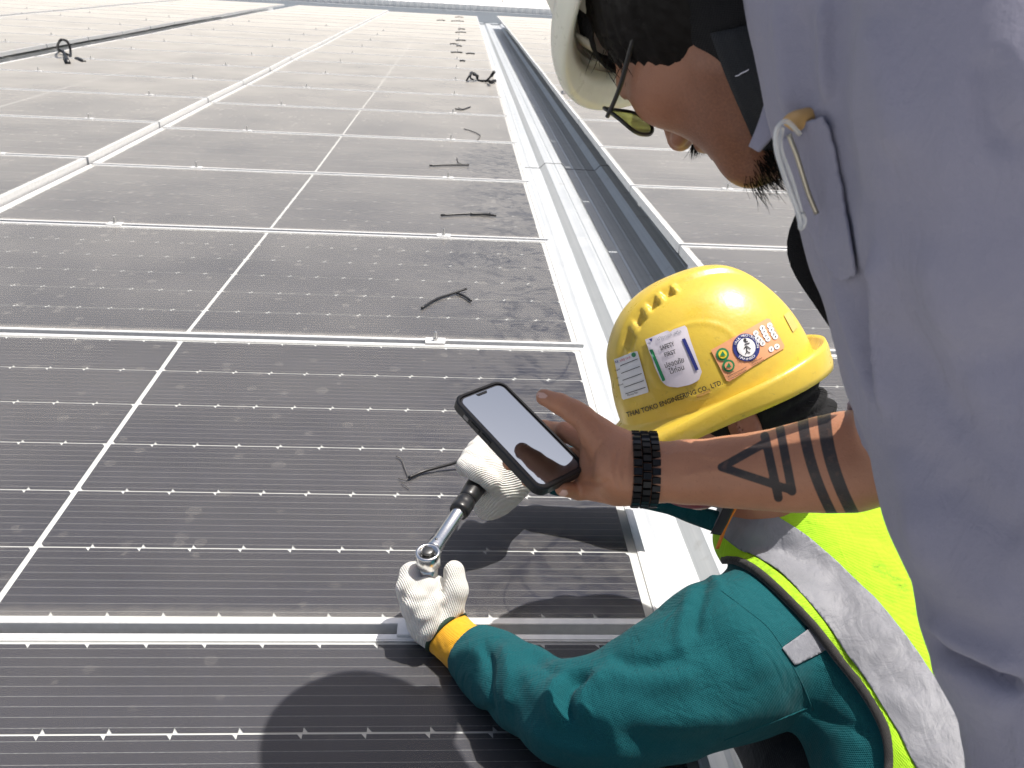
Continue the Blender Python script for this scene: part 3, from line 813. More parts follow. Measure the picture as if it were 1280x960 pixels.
ink = np.where(arm, ink, -1.)
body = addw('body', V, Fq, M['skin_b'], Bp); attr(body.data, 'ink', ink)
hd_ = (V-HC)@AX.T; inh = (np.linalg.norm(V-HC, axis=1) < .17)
attr(body.data, 'tan', inh*1.0)  # head mask for the painted shade
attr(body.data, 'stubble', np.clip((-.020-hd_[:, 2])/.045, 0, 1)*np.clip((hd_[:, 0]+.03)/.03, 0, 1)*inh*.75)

# nails on the thumb and little finger
hitb = caster(V, Fq)
def nail(pts, parent):
    c = np.mean(pts, 0); W = [hitb(*p, .0006) for p in pts]
    if any(w is None for w in W): return
    c3 = hitb(c[0], c[1], .0012); mb = MB(); mb.V = [tuple(w) for w in W]+[tuple(c3)]; n = len(W); mb.F = [(i, (i+1) % n, n) for i in range(n)]
    mbw('nail', mb, M['nail'], parent)
M['nail'] = plain('finger nail', (.60, .38, .31), .25, var=.05)
nail([(671, 494), (674, 490.5), (680, 491.5), (685, 495), (682, 498), (675, 497.5)], Bp)
nail([(699, 617), (703, 612), (708, 612.5), (710, 617), (706, 620), (701, 620)], Bp)

# hair: cap of hair under the hard hat, sideburn, and beard strands
hs = Solid(); hs.ell(H(-.014, 0, .036), AX, (.103, .091, .106), k=.01)
hs.half(H(.066, 0, .0), unit(hf*.9-hu*.55), k=.01)
Vh, Fh = hs.surface(.004, *BOX([H(-.15, -.12, -.1), H(.15, .12, .18), H(-.15, .12, .18), H(.15, -.12, -.1), H(.15, .12, -.1), H(-.15, -.12, .18)], .02))
Nh = vnormals(Vh, Fh); Vh = Vh+Nh*(wob(Vh, 420, 3)*.0025)[:, None]
addw('hair', Vh, Fh, M['hair'], Bp)
rb = np.random.default_rng(4); mb = MB()
def strand(p, d, L, droop, r=.00042):
    d = unit(d); side = unit(np.cross(d, [0, 0, 1])); pts = [p]; q = p.copy()
    w = rb.normal(0, .5)
    for i in range(4): q = q+L/4*unit(d+np.array([0, 0, -droop*i*.35])+side*w*.18*i); pts.append(q)
    mb.tube(pts, [r, r*.9, r*.75, r*.5, r*.2], 3, caps=False)
for i in range(620):                                   # chin beard
    u = rb.uniform(-1, 1); p = H(.070+rb.uniform(-.034, .016), .020*u+.008, -.118+rb.uniform(-.006, .012))
    strand(p, hf*rb.uniform(-.35, .3)-hu*1.0+hl*(u*.45+rb.normal(0, .2)), rb.uniform(.014, .036), .15)
for i in range(170):                                   # jaw beard running back
    t = rb.uniform(0, 1); p = H(.066-.062*t, .018+.026*t, -.122+.040*t+rb.uniform(-.004, .004)); strand(p, -hu+hl*.15-hf*.3+rb.normal(0, .25, 3), rb.uniform(.007, .020), .2)
for i in range(110):                                   # moustache
    u = rb.uniform(-1, 1); p = H(.105-abs(u)*.008, .024*u, -.050-abs(u)*.006); strand(p, hf*.75-hu*.85+hl*u*.6+rb.normal(0, .2, 3), rb.uniform(.007, .016), .3)
for i in range(60):                                   # loose hair at the temple and brow
    p = H(rb.uniform(.02, .075), rb.uniform(.05, .075), rb.uniform(.02, .05)); strand(p, hf*.4-hu*.6+hl*.2+rb.normal(0, .35, 3), rb.uniform(.010, .02), .1)
mbw('beard', mb, M['hair'], Bp)['kind'] = 'stuff'

# neck gaiter: dark stretch fabric over cheek back and neck
ng = Solid(); ng.cap(H(-.030, .0, -.040), NB+(NB-H(-.03, 0, -.04))*.12, .068, .062, k=.02); ng.cap(H(-.040, .018, .0), H(-.026, .016, -.080), .062, .055, k=.02)
ng.half(H(.024, 0, -.04), unit(hf-hu*.12), k=.006)
Vg, Fg = ng.surface(.0035, *BOX([H(-.15, -.14, -.2), H(.12, .14, .1), NB], .12)); Ng = vnormals(Vg, Fg); Vg = Vg+Ng*(wob(Vg, 110, 8)*.0025)[:, None]
Vg = folds(Vg, Fg, [([(908, 95), (930, 92), (950, 80)], 5, .003), ([(912, 118), (935, 110), (955, 98)], 6, -.003), ([(905, 60), (930, 50), (950, 30)], 7, .004)])
gaiter = addw('neck_gaiter', Vg, Fg, M['blackcloth'], Bp)
hg = caster(Vg, Fg)
seam('stitching', hg, [(910, 97), (925, 93), (941, 84)], .0005, M['stitch'], gaiter); seam('stitching', hg, [(907, 115), (925, 110), (942, 101)], .0005, M['stitch'], gaiter)

# wide dark strap running down the jaw
hjaw = caster(np.r_[body_b[0], Vg], np.r_[body_b[1], Fg+len(body_b[0])])
jl = resample(bez([np.array(p, float) for p in ((892, 40), (908, 84), (926, 130), (944, 184))], 8), 16); jr = resample(bez([np.array(p, float) for p in ((950, 30), (960, 80), (968, 130), (978, 186))], 8), 16)
mb = MB()
for i in range(16):
    for j in range(7):
        q = jl[i]+(jr[i]-jl[i])*j/6; w = hjaw(q[0], q[1], .004); mb.V.append(tuple(w if w is not None else P(q[0], q[1], .66)))
W_ = np.array(mb.V).reshape(16, 7, 3)
for _ in range(3): W_[1:-1] = (W_[:-2]+2*W_[1:-1]+W_[2:])/4; W_[:, 1:-1] = (W_[:, :-2]+2*W_[:, 1:-1]+W_[:, 2:])/4
mb.V = [tuple(v) for v in W_.reshape(-1, 3)]; mb.F = [(i*7+j, i*7+j+1, i*7+j+8, i*7+j+7) for i in range(15) for j in range(6)]
solidify(mbw('jaw_strap', mb, M['strap'], Bp), .003)

# shirt -----------------------------------------------------------------
TS = [(a, b, d, w*d/FPX) for a, b, d, w in ((1130, -110, .535, 186), (1140, -20, .535, 186), (1164, 100, .535, 186), (1211, 250, .54, 188), (1254, 420, .545, 188), (1310, 600, .55, 186), (1368, 780, .56, 184), (1424, 950, .57, 184), (1480, 1120, .58, 186))]
sh = Solid(); sh.chain([(P(a, b, d), r) for a, b, d, r in TS], k=.02, n=unit(cF), ratio=1.06)
hipc = np.array([.47, -.62, .30]); sh.cap(P(*TS[-1][:3]), hipc, .118, .14, k=.05)
SLV = [(1235, -60, .425, .062), (1228, 120, .435, .060), (1214, 300, .470, .0565), (1185, 440, .570, .0560), (1160, 540, .668, .0565), (1155, 580, .695, .0570)]
sl = [(P(a, b, d), r) for a, b, d, r in SLV]
sh.chain(sl, k=.016); sh.cap(P(1155, 572, .695), P(1082, 574, .724), .0560, .0555, k=.03)
cutn = camv(-.92, -.38, .05); c0 = P(1093, 560, .72)
# the hem: take the cloth away beyond the hem plane, only round the forearm, and open the sleeve
fcut = lambda p: np.maximum(-((p-c0)@cutn), np.linalg.norm((p-P(1040, 578, .742))-((p-P(1040, 578, .742))@axd)[:, None]*axd, axis=1)-.085)
sh.pr.append((fcut, .003, -1))
sh.cap(P(1000, 584, .756), P(1128, 563, .710), .0445, .0455, k=.003, op=-1)
# collar opening
sh.cap(NB+(HC-NB)*.05, HC, .076, .08, k=.01, op=-1)
lo, hi = BOX([P(1235, -140, .35), P(1235, 300, .38), P(880, -140, .42), P(880, -140, .85), P(1500, -140, .42), P(1500, 1180, .8), P(1100, 1180, .85), P(1300, 1180, .42), [.62, -.78, .14]], .02)
V, Fq = sh.surface(.0036, lo, hi); V = relax(V, Fq, 3, .5)
V0 = V.copy(); N = vnormals(V, Fq); V = V+N*(wob(V, 30, 5)*.0028+wob(V, 75, 6)*.001)[:, None]
V = folds(V, Fq, [(a, b, c*1.05) for a, b, c in [([(1030, 0), (1033, 60), (1036, 130)], 9, .006), ([(973, 0), (980, 80), (990, 150)], 9, .005), ([(1003, 10), (1006, 80), (1015, 140)], 14, -.005),
                  ([(1094, 300), (1098, 400), (1102, 470), (1108, 520)], 8, .008), ([(1078, 330), (1082, 420), (1090, 500)], 12, -.008), ([(1040, 330), (1060, 400), (1078, 470), (1090, 510)], 6, .005),
                  ([(1160, 790), (1190, 818), (1230, 836), (1280, 862)], 8, -.013), ([(1158, 768), (1200, 800), (1280, 838)], 16, .008), ([(1165, 815), (1200, 850), (1270, 890)], 22, .005),
                  ([(1150, 300), (1180, 380), (1200, 440), (1240, 500)], 26, .003), ([(1110, 330), (1140, 420), (1180, 500), (1230, 560)], 24, -.006), ([(1180, 150), (1190, 250), (1230, 350), (1280, 400)], 30, .0025),
                  ([(1120, 560), (1150, 640), (1170, 720)], 20, .006), ([(1180, 590), (1220, 640), (1280, 680)], 28, -.006), ([(1140, 620), (1180, 700), (1220, 740), (1280, 760)], 26, .006), ([(1090, 20), (1110, 120), (1130, 200)], 24, .005), ([(1230, 60), (1240, 140), (1280, 200)], 26, -.006)]])
V = V0+(V-V0)*np.clip((seg3(V0, P(1000, 584, .756), P(1160, 556, .695))-.066)/.03, 0, 1)[:, None]
shirt = addw('shirt', V, Fq, M['lavender'], Bp); hits = caster(V, Fq)
Qs, Zs = px_of(V); Ns = vnormals(V, Fq); fr = ((CAM-V)*Ns).sum(1) > 0
# chest pocket: a second layer of cloth with a stitched hem
pk = [(976, 176), (1003, 158), (1039, 137), (1050, 190), (1060, 240), (1070, 300), (1076, 340), (1062, 350), (1044, 344), (1026, 312), (1006, 262)]
sd = np.where(fr, poly_sd(Qs, pk), -50.)
Vp, Fp = clip(V, Fq, sd); Vp = relax(Vp, Fp, 3, .4); Np = vnormals(Vp, Fp); Qp, _ = px_of(Vp)
top, _ = seg_dist(Qp, [(966, 178), (1041, 136)]); Vp = Vp+Np*(.0022+.0025*np.exp(-(top/20)**2))[:, None]
pocket = solidify(addw('pocket', Vp, Fp, M['lavender'], Bp), .0016)
hp = caster(Vp, Fp)
for pl in ([(984, 200), (1003, 183), (1043, 162)], [(1035, 143), (1046, 190), (1056, 240), (1066, 300), (1071, 336)]): seam('stitching', hp, pl, .00045, M['stitch'], pocket, 24)
# placket and collar leaf
def leaf(name, pts, mat, parent, th=.002):
    W = [np.asarray(P(*p)) for p in pts]; mb = MB(); c = np.mean(W, 0); mb.V = [tuple(w) for w in W]; mb.F = [tuple(range(len(W)))]
    return solidify(mbw(name, mb, mat, parent, False), th, 0.)
def strip3(pts_a, pts_b, name, mat, parent, th, n=14):
    A = np.array(bez([np.asarray(P(*p)) for p in pts_a], 8)); B_ = np.array(bez([np.asarray(P(*p)) for p in pts_b], 8)); A = resample(A, n); B_ = resample(B_, n)
    mb = MB(); m = 5
    for i in range(n):
        for j in range(m): mb.V.append(tuple(A[i]+(B_[i]-A[i])*j/(m-1)))
    for i in range(n-1):
        for j in range(m-1): a = i*m+j; mb.F.append((a, a+1, a+m+1, a+m))
    return solidify(mbw(name, mb, mat, parent), th, 0.)
collar = strip3([(962, 108, .60), (950, 150, .61), (937, 183, .62)], [(985, 140, .598), (966, 170, .605), (949, 190, .615)], 'collar', M['lavender'], Bp, .003)
strip3([(926, -30, .60), (938, 40, .60), (952, 90, .60), (968, 130, .605)], [(958, -30, .575), (962, 40, .575), (975, 90, .58), (990, 132, .59)], 'collar', M['lavender'], Bp, .003)
# black shoulder strap on the far side of the chest
strip3([(1000, 262, .72), (985, 300, .72), (990, 335, .72), (1020, 380, .72), (1058, 430, .72)], [(1060, 250, .70), (1060, 300, .70), (1065, 335, .70), (1080, 380, .70), (1090, 430, .70)], 'shoulder_strap', M['blackcloth'], Bp, .012)
# trousers: kneeling on the array beyond the strip
tr = Solid(); 
bx = np.array([1., 0, 0])
def leg(dy, kx, sol):
    hip = hipc+np.array([.02, dy, -.02]); knee = np.array([hip[0]-.02+kx, hip[1]+dy*.7, .075]); foot = np.array([hip[0]+.40+kx, hip[1]+dy, .06])
    sol.cap(hip, knee, .10, .072, k=.03).cap(knee, foot, .066, .045, k=.02).cap(foot, foot+np.array([.07, 0, -.01]), .045, .032, k=.02)
tr.cap(hipc+[0, -.05, 0], hipc+[0, .05, 0], .125, k=.04); leg(-.10, .05, tr); leg(.12, .05, tr)
Vt, Ft = tr.surface(.008, *BOX([hipc-[.3, .4, .45], hipc+[.7, .45, .25]], .02)); Nt = vnormals(Vt, Ft); Vt = Vt+Nt*(wob(Vt, 45, 9)*.004)[:, None]
addw('trousers', Vt, Ft, M['navycloth'], Bp)
# ================================================================== crouching worker in the high-visibility vest
Wp = empty('person', tuple(P(1120, 960, 1.0)*[1, 1, 0]+[0, 0, HR+.04]))
tag(Wp, 'crouching worker in teal jacket and fluorescent yellow vest using a torque wrench', 'person')
wu = camv(-.375, .927, -.10); wf = camv(-.927, -.375, .02); wf = unit(wf-wu*(wf@wu)); wl_ = np.cross(wu, wf); AXW = np.array([wf, wl_, wu])
HO = P(895, 486, 1.08)                       # centre of the hard hat's rim
def HW(f, l, u): return HO+f*wf+l*wl_+u*wu
NW = P(965, 668, 1.14); SL = P(948, 792, 1.05); 
Ldir = unit(np.array([.80, .55, .06])); SR = SL+.34*Ldir; TM = (SL+SR)/2
HIPW = np.array([.25, -.50, .045])
S = Solid()
S.ell(HW(-.002, 0, .02), AXW, (.098, .077, .11), k=.02).ell(HW(.045, 0, -.055), AXW, (.055, .056, .075), k=.03)
S.cap(HW(.02, .045, -.07), HW(.07, .012, -.115), .02, k=.03).cap(HW(.02, -.045, -.07), HW(.07, -.012, -.115), .02, k=.03)
S.cap(HW(.094, 0, -.02), HW(.112, 0, -.06), .008, .012, k=.01)
S.ell(HW(-.006, .078, -.040), np.array([unit(wf*.9+wl_*.4), unit(wl_*.9-wf*.4), wu]), (.020, .008, .032), k=.006).ell(HW(.0, .086, -.038), AXW, (.010, .006, .019), k=.004, op=-1)
S.cap(HW(-.02, 0, -.06), NW, .054, .056, k=.03).cap(NW, TM, .05, .06, k=.03).cap(TM, HIPW, .06, .07, k=.03)
WR = P(668, 590, 1.46); WLs = P(560, 790, 1.185)
ELB = P(704, 893, 1.0); ELR = SR+np.array([-.17, .20, -.02])
S.chain([(SL, .045), (ELB, .03), (P(655, 866, 1.07), .024), (P(600, 825, 1.15), .019), (WLs, .018)], k=.02).chain([(SR, .045), (ELR, .035), (WR, .022)], k=.02).cap(TM, SL, .05, k=.02).cap(TM, SR, .05, k=.02)
V, Fq = S.surface(.004, *BOX([HO, NW, SL, SR, HIPW, WR, WLs, ELB, ELR, HW(.15, .1, .15), HW(-.15, -.1, -.15)], .09)); V = relax(V, Fq, 2, .5)
addw('body', V, Fq, M['skin_w'], Wp)

# black balaclava under the hard hat, mask, ear loop
hb = Solid(); hb.ell(HW(-.012, 0, .005), AXW, (.104, .083, .105), k=.01).cap(HW(-.035, 0, -.03), HW(-.06, 0, -.085), .078, .074, k=.03)
hb.half(HW(.062, 0, -.03), unit(wf-wu*.1), k=.006).ell(HW(.002, .088, -.040), AXW, (.022, .03, .034), k=.004, op=-1)
Vh, Fh = hb.surface(.0035, *BOX([HW(-.18, -.12, -.2), HW(.15, .12, .15), HW(-.18, .12, .15), HW(.15, -.12, -.2)], .05)); Nh = vnormals(Vh, Fh)
ph = (Vh-HO)@wu; back = np.clip(-((Vh-HO)@wf)*20-.4, 0, 1)
Vh = Vh+Nh*(np.sin(ph*330)*.003*back*(ph < -.01)+wob(Vh, 90, 2)*.0015)[:, None]
bal = addw('balaclava', Vh, Fh, M['blackcloth'], Wp)
mk = Solid(); mk.ell(HW(.062, .0, -.085), AXW, (.058, .062, .055), k=.01); mk.cap(HW(.075, .03, -.10), HW(.05, .055, -.105), .018, .02, k=.02)
Vm, Fm = mk.surface(.0035, *BOX([HW(.15, .1, -.2), HW(-.02, -.1, -.02), HW(.15, -.1, -.02), HW(-.02, .1, -.2)], .02)); Nm = vnormals(Vm, Fm); Vm = Vm+Nm*(wob(Vm, 150, 12)*.0018)[:, None]
addw('face_mask', Vm, Fm, M['maroon'], Wp)
rb = np.random.default_rng(9); mb = MB()
for i in range(260):
    p = HW(-.105+rb.uniform(0, .05), rb.uniform(-.03, .075), -.045+rb.uniform(-.05, .01)); strand(p, -wf*.8-wu*.5+wl_*rb.normal(.2, .3), rb.uniform(.012, .03), .15, .0005)
mbw('hair', mb, M['hair'], Wp)['kind'] = 'stuff'
# jacket ------------------------------------------------------------------
jk = Solid(); back_n = unit(np.cross(Ldir, unit(HIPW-TM)))
jk.ecap(TM+np.array([.02, -.02, -.01]), HIPW, .112, .128, Ldir, 1.45, 1.32, k=.05)
jk.cap(TM, NW, .085, .072, k=.05)
ARM = [(958, 802, 1.06, .100), (905, 827, 1.02, .091), (835, 862, .995, .077), (770, 888, .985, .064), (712, 890, 1.0, .0555), (655, 862, 1.06, .0480), (618, 838, 1.12, .0445), (588, 815, 1.165, .041)]
jk.chain([(P(a, b, d), r) for a, b, d, r in ARM], k=.028)
jk.chain([(SR, .10), (SR*.45+ELR*.55, .078), (ELR, .066), (ELR*.5+WR*.5, .052), (ELR*.12+WR*.88, .042)], k=.03)
lo, hi = BOX([TM, HIPW, SL, SR, WR, WLs, ELB, ELR, NW], .17)
cutc = P(588, 815, 1.165); cutd = unit(P(560, 790, 1.19)-P(618, 838, 1.12)); jk.pr.append((lambda p: np.maximum(-((p-cutc)@cutd), np.linalg.norm(p-cutc, axis=1)-.08), .004, -1))
V, Fq = jk.surface(.0040, lo, hi); V = relax(V, Fq, 2, .5)
N = vnormals(V, Fq); V = V+N*(wob(V, 28, 21)*.004+wob(V, 75, 22)*.0016)[:, None]
V = folds(V, Fq, [(a, b, c*.72) for a, b, c in [([(715, 905), (706, 880), (714, 855), (735, 842)], 7, -.014), ([(700, 905), (690, 875), (697, 850), (712, 840)], 9, .010), ([(735, 905), (728, 880), (738, 858), (760, 840)], 10, .010),
                  ([(603, 800), (612, 830), (610, 865), (618, 905)], 6, -.010), ([(588, 830), (595, 860), (606, 890)], 10, .007), ([(622, 800), (632, 815), (636, 850), (634, 890)], 10, .008), ([(655, 815), (690, 838), (715, 846), (745, 842)], 9, -.007),
                  ([(640, 830), (670, 860), (690, 890), (700, 920)], 14, .006), ([(760, 815), (790, 830), (830, 828), (870, 815)], 9, -.008), ([(745, 835), (790, 850), (840, 850), (880, 838)], 14, .007),
                  ([(870, 730), (858, 760), (850, 800), (862, 830)], 9, .007), ([(884, 720), (872, 760), (868, 800)], 8, -.007), ([(770, 880), (830, 900), (900, 900), (960, 880)], 18, .006), ([(760, 920), (830, 930), (900, 925)], 16, -.006),
                  ([(900, 760), (930, 800), (960, 850)], 20, .006), ([(650, 905), (700, 930), (760, 945)], 10, .006), ([(870, 712), (890, 722), (905, 740)], 6, .006), ([(1000, 880), (1040, 900), (1090, 920)], 10, -.006)]])
jacket = addw('jacket', V, Fq, M['teal'], Wp)
hj = caster(V, Fq)
for pl in ([(880, 722), (930, 760), (965, 790), (1000, 850), (1016, 888)], [(1010, 885), (960, 905), (905, 925)]): seam('seam', hj, pl, .0009, M['teal'], jacket, 30, .0)
# cuff of an amber inner sleeve
cd = unit(P(550, 782, 1.195)-P(618, 838, 1.12)); ca = P(592, 818, 1.16); cb = P(556, 790, 1.19)
cu = Solid(); cu.cap(P(606, 830, 1.14), cb, .036, .0335, k=.01); cu.half(cb-cd*.002, cd, k=.003); cu.half(ca-cd*.012, -cd, k=.003)
Vc, Fc = cu.surface(.002, *BOX([ca, cb], .06)); Nc = vnormals(Vc, Fc); Vc = Vc+Nc*(wob(Vc, 150, 33)*.0014)[:, None]
addw('inner_cuff', Vc, Fc, M['yellowcuff'], Wp)
# vest: a second layer over the jacket, cut along armhole and neck
Q, Z = px_of(V); N = vnormals(V, Fq)
arm_line = [(858, 742), (866, 716), (888, 696), (915, 697), (945, 715), (985, 752), (1030, 800), (1068, 845), (1098, 885), (1116, 925), (1118, 965), (1112, 1010), (1090, 1100)]
vest_poly = [(878, 706), (896, 700), (915, 700), (945, 718), (985, 755), (1030, 803), (1068, 848), (1098, 888), (1114, 928), (1116, 968), (1108, 1010), (1060, 1300), (1700, 1300), (1700, 300), (1000, 420), (905, 600), (885, 690)]
sd = poly_sd(Q, vest_poly)
Vv, Fv = clip(V, Fq, sd); Nv = vnormals(Vv, Fv); Qv, _ = px_of(Vv)
Vv = Vv+Nv*(.006+.002*wob(Vv, 40, 41))[:, None]
stripe = [(915, 640), (950, 668), (1000, 705), (1050, 755), (1100, 815), (1140, 875), (1170, 930), (1195, 985), (1215, 1040)]
dl, tl = seg_dist(Qv, np.array(bez([np.array(p, float) for p in stripe], 6))); half = 27+8*np.clip(tl*2, 0, 1)
ss = half-dl
Va, Fa = clip(Vv, Fv, -ss+1.5); vest = solidify(addw('safety_vest', Va, Fa, M['hivis'], Wp), .0012)
Qa, _ = px_of(Va)
dirt = np.maximum.reduce([1-seg_dist(Qa, [(1095, 708), (1110, 718), (1125, 728), (1130, 742)])[0]/9, 1-seg_dist(Qa, [(1060, 800), (1075, 822)])[0]/8, .8-seg_dist(Qa, [(970, 705), (1000, 742)])[0]/8, .8-seg_dist(Qa, [(935, 690), (1010, 770), (1080, 850)])[0]/14])
attr(vest.data, 'dirt', np.clip(dirt, 0, 1))
# wrinkled reflective tape, set slightly proud
Vr, Fr = clip(Vv, Fv, ss); Nr = vnormals(Vr, Fr); Vr = Vr+Nr*(.0022+.0009*wob(Vr, 170, 51)+.0012*wob(Vr, 70, 52))[:, None]
tape = solidify(addw('reflective_tape', Vr, Fr, M['reflect'], vest if False else Wp), .0008)
ht = caster(np.r_[Vr, Va], np.r_[Fr, Fa+len(Vr)])
seam('binding', hj, [(868, 722), (878, 706), (896, 700), (918, 702), (945, 718), (985, 755), (1030, 803), (1068, 848), (1096, 888), (1112, 928), (1114, 968), (1108, 1010)], .0058, M['piping'], Wp, 70, .005)
# reflective band round the sleeve
sb = np.where(((CAM-V)*N).sum(1) > 0, poly_sd(Q, [(976, 810), (1016, 782), (1048, 805), (992, 832)]), -20.)
Vb, Fb = clip(V, Fq, sb); Nb = vnormals(Vb, Fb); solidify(addw('reflective_band', Vb+Nb*.0016, Fb, M['reflect'], Wp), .0008)
# orange lining edge at the neck, collar and strap end
MBv = strip3([(921, 634, 1.07), (909, 657, 1.075), (898, 686, 1.08)], [(918, 634, 1.08), (906, 657, 1.085), (895, 686, 1.09)], 'vest_lining', plain('orange lining', (.75, .22, .02), .8), Wp, .002)
strip3([(776, 556, 1.22), (800, 540, 1.22), (826, 560, 1.22)], [(782, 575, 1.22), (800, 570, 1.22), (840, 580, 1.22)], 'jacket_collar', M['teal'], Wp, .01)
strip3([(800, 632, 1.2), (835, 628, 1.18), (900, 640, 1.14)], [(840, 640, 1.2), (860, 650, 1.18), (905, 668, 1.14)], 'jacket_collar', M['teal'], Wp, .008)
strip3([(905, 632, 1.02), (897, 650, 1.02), (888, 667, 1.02)], [(918, 634, 1.02), (910, 652, 1.02), (901, 669, 1.02)], 'strap_end', M['plastic'], Wp, .002)
# trousers
tr = Solid(); tr.ecap(HIPW+[0, 0, .0], HIPW+[.01, -.06, -.02], .13, .12, Ldir, 1.3, k=.03)
for s_ in (-1, 1):
    hip = HIPW+Ldir*s_*.09; knee = np.array([.13, -.13, -.045]) if s_ < 0 else np.array([.33, -.22, HR+.115]); foot = np.array([.15, -.50, HR+.09]) if s_ < 0 else np.array([.33, -.72, HR+.10])
    tr.cap(hip, knee, .088, .068, k=.03).cap(knee, foot, .062, .046, k=.02).cap(foot, foot-np.array([0, .09, .01]), .045, .035, k=.02)
Vt, Ft = tr.surface(.008, *BOX([HIPW-[.3, .45, .35], HIPW+[.35, .4, .2]], .02)); Nt = vnormals(Vt, Ft); Vt = Vt+Nt*(wob(Vt, 45, 19)*.004)[:, None]
addw('trousers', Vt, Ft, M['navycloth'], Wp)

# ------------------------------------------------------------------ torque wrench (axis from socket head to handle)
hd = P(535, 697, 1.0); 
def pt_near(px, py, target):
    """point on the pixel's ray closest to a target point"""
    v = unit(P(px, py, 1.)-CAM); return CAM+v*((np.asarray(target)-CAM)@v)
HEAD = pt_near(535, 697, (-.375, .0, .115)); END = pt_near(626, 562, (-.262, .268, .165))
wd = unit(END-HEAD); up0 = unit(np.array([0, 0, 1.])-wd*wd[2]); sd_ = np.cross(up0, wd)
def frameM(o, x, y, z): return Matrix(((x[0], y[0], z[0], o[0]), (x[1], y[1], z[1], o[1]), (x[2], y[2], z[2], o[2]), (0, 0, 0, 1)))
Wr = empty('torque_wrench', tuple(HEAD)); tag(Wr, 'chrome torque wrench with black grip gripped by the white gloved worker', 'wrench')
M['chrome'] = plain('satin chrome', (.72, .72, .72), .24, 1., var=.06, bump=.0002, bscale=300)
M['grip'] = plain('black rubber grip', (.012, .012, .013), .32, var=.2)
M['steel_dark'] = plain('dark steel', (.10, .10, .10), .4, .8)
HM = frameM(HEAD, wd, sd_, up0)
hb_ = MB().lathe([(.001, -.013), (.0165, -.013), (.0182, -.011), (.0182, .009), (.0165, .0115), (.0135, .0115), (.0132, .0100), (.001, .0100)], HM, 32); mbw('ratchet_head', hb_, M['chrome'], Wr)
mbw('selector_disc', MB().lathe([(.001, .0098), (.0085, .0098), (.0085, .0135), (.0075, .0145), (.001, .0145)], HM, 24), M['steel_dark'], Wr)
for a in (0.6, 2.7, 4.6):
    c = HEAD+wd*math.cos(a)*.0115+sd_*math.sin(a)*.0115; mbw('screw', MB().lathe([(.0018, .0098), (.0018, .0122), (.001, .0126)], frameM(c, wd, sd_, up0), 10), M['steel_dark'], Wr)
mbw('socket', MB().lathe([(.011, -.10), (.0115, -.06), (.0115, -.045), (.0135, -.040), (.0135, -.013)], HM, 20), M['chrome'], Wr)
LW = np.linalg.norm(END-HEAD); WM = frameM(HEAD, sd_, up0, wd)
sec = MB(); prof = [(.0125, .0165), (.0118, .020), (.0118, .030), (.0105, .034), (.0102, .10), (.0112, .106)]
mbw('shaft', MB().lathe(prof, WM, 28), M['chrome'], Wr)
mbw('pivot_pin', MB().lathe([(.0022, .0095), (.0022, .0120), (.0015, .0126)], frameM(HEAD+wd*.028, wd, sd_, up0), 12), M['steel_dark'], Wr)
mbw('collar', MB().lathe([(.0115, .104), (.0150, .106), (.0158, .110), (.0158, .117), (.0150, .120), (.0156, .123), (.0156, .131), (.0140, .135)], WM, 32), M['grip'], Wr)
mbw('grip', MB().lathe([(.0132, .134), (.0150, .143), (.0162, .160), (.0162, .215), (.0150, .218), (.0162, .221), (.0162, .285), (.0135, .297), (.004, .300)], WM, 28), M['grip'], Wr)

# ------------------------------------------------------------------ knitted gloves
def knit_uv(o, axis, origin, ref):
    """rows run round the hand, ribs along it"""
    me = o.data; co = np.empty(len(me.vertices)*3, np.float32); me.vertices.foreach_get('co', co); co = co.reshape(-1, 3)+np.array(o.parent.location)
    axis = unit(axis); r1 = unit(np.asarray(ref)-axis*(np.asarray(ref)@axis)); r2 = np.cross(axis, r1); d = co-origin
    uu = np.stack([d@r1*1.0+.35*(d@r2), d@axis], 1)
    li = np.empty(len(me.loops), np.int32); me.loops.foreach_get('vertex_index', li); uv = me.uv_layers.new(name='UVMap'); uv.data.foreach_set('uv', (uu[li]*10).astype(np.float32).ravel())
dG = 1.195
g = Solid()
def G(px, py, dd=0.): return P(px, py, dG+dd)
g.ell(G(541, 762, .01), np.array([cR, cU, cF]), (.041, .047, .036), k=.02)
g.cap(G(548, 778), G(559, 792, -.008), .036, .0335, k=.02)
g.chain([(G(562, 768, -.012), .019), (G(569, 738, -.012), .0170), (G(567, 714, -.004), .0150)], k=.008)       # thumb
g.chain([(G(518, 762, -.018), .0185), (G(511, 735, -.014), .0170), (G(514, 717, .006), .0150), (G(530, 712, .03), .013)], k=.007)   # index
g.chain([(G(526, 775, -.03), .0175), (G(520, 752, -.034), .0165), (G(532, 735, -.018), .0145), (G(546, 730, .005), .0125)], k=.006)
g.chain([(G(536, 786, -.03), .0165), (G(532, 770, -.036), .0155), (G(545, 752, -.026), .0135)], k=.006)
g.half(G(560, 792, -.008), unit(G(590, 818, -.03)-G(541, 762, .01)), k=.003)
Vg, Fg = g.surface(.0022, *BOX([G(541, 762)], .10)); Vg = relax(Vg, Fg, 1, .5); Ng = vnormals(Vg, Fg); Vg = Vg+Ng*(wob(Vg, 160, 61)*.0012)[:, None]
Vg = folds(Vg, Fg, [([(553, 712), (551, 740), (556, 770)], 4, -.004), ([(524, 800), (535, 790), (556, 772)], 5, .002), ([(500, 742), (518, 752), (540, 748)], 5, -.0025), ([(505, 775), (525, 782), (545, 775)], 6, -.002)])
gl = addw('glove', Vg, Fg, M['knit'], Wp); knit_uv(gl, G(530, 715)-G(558, 795), G(541, 762), cR)
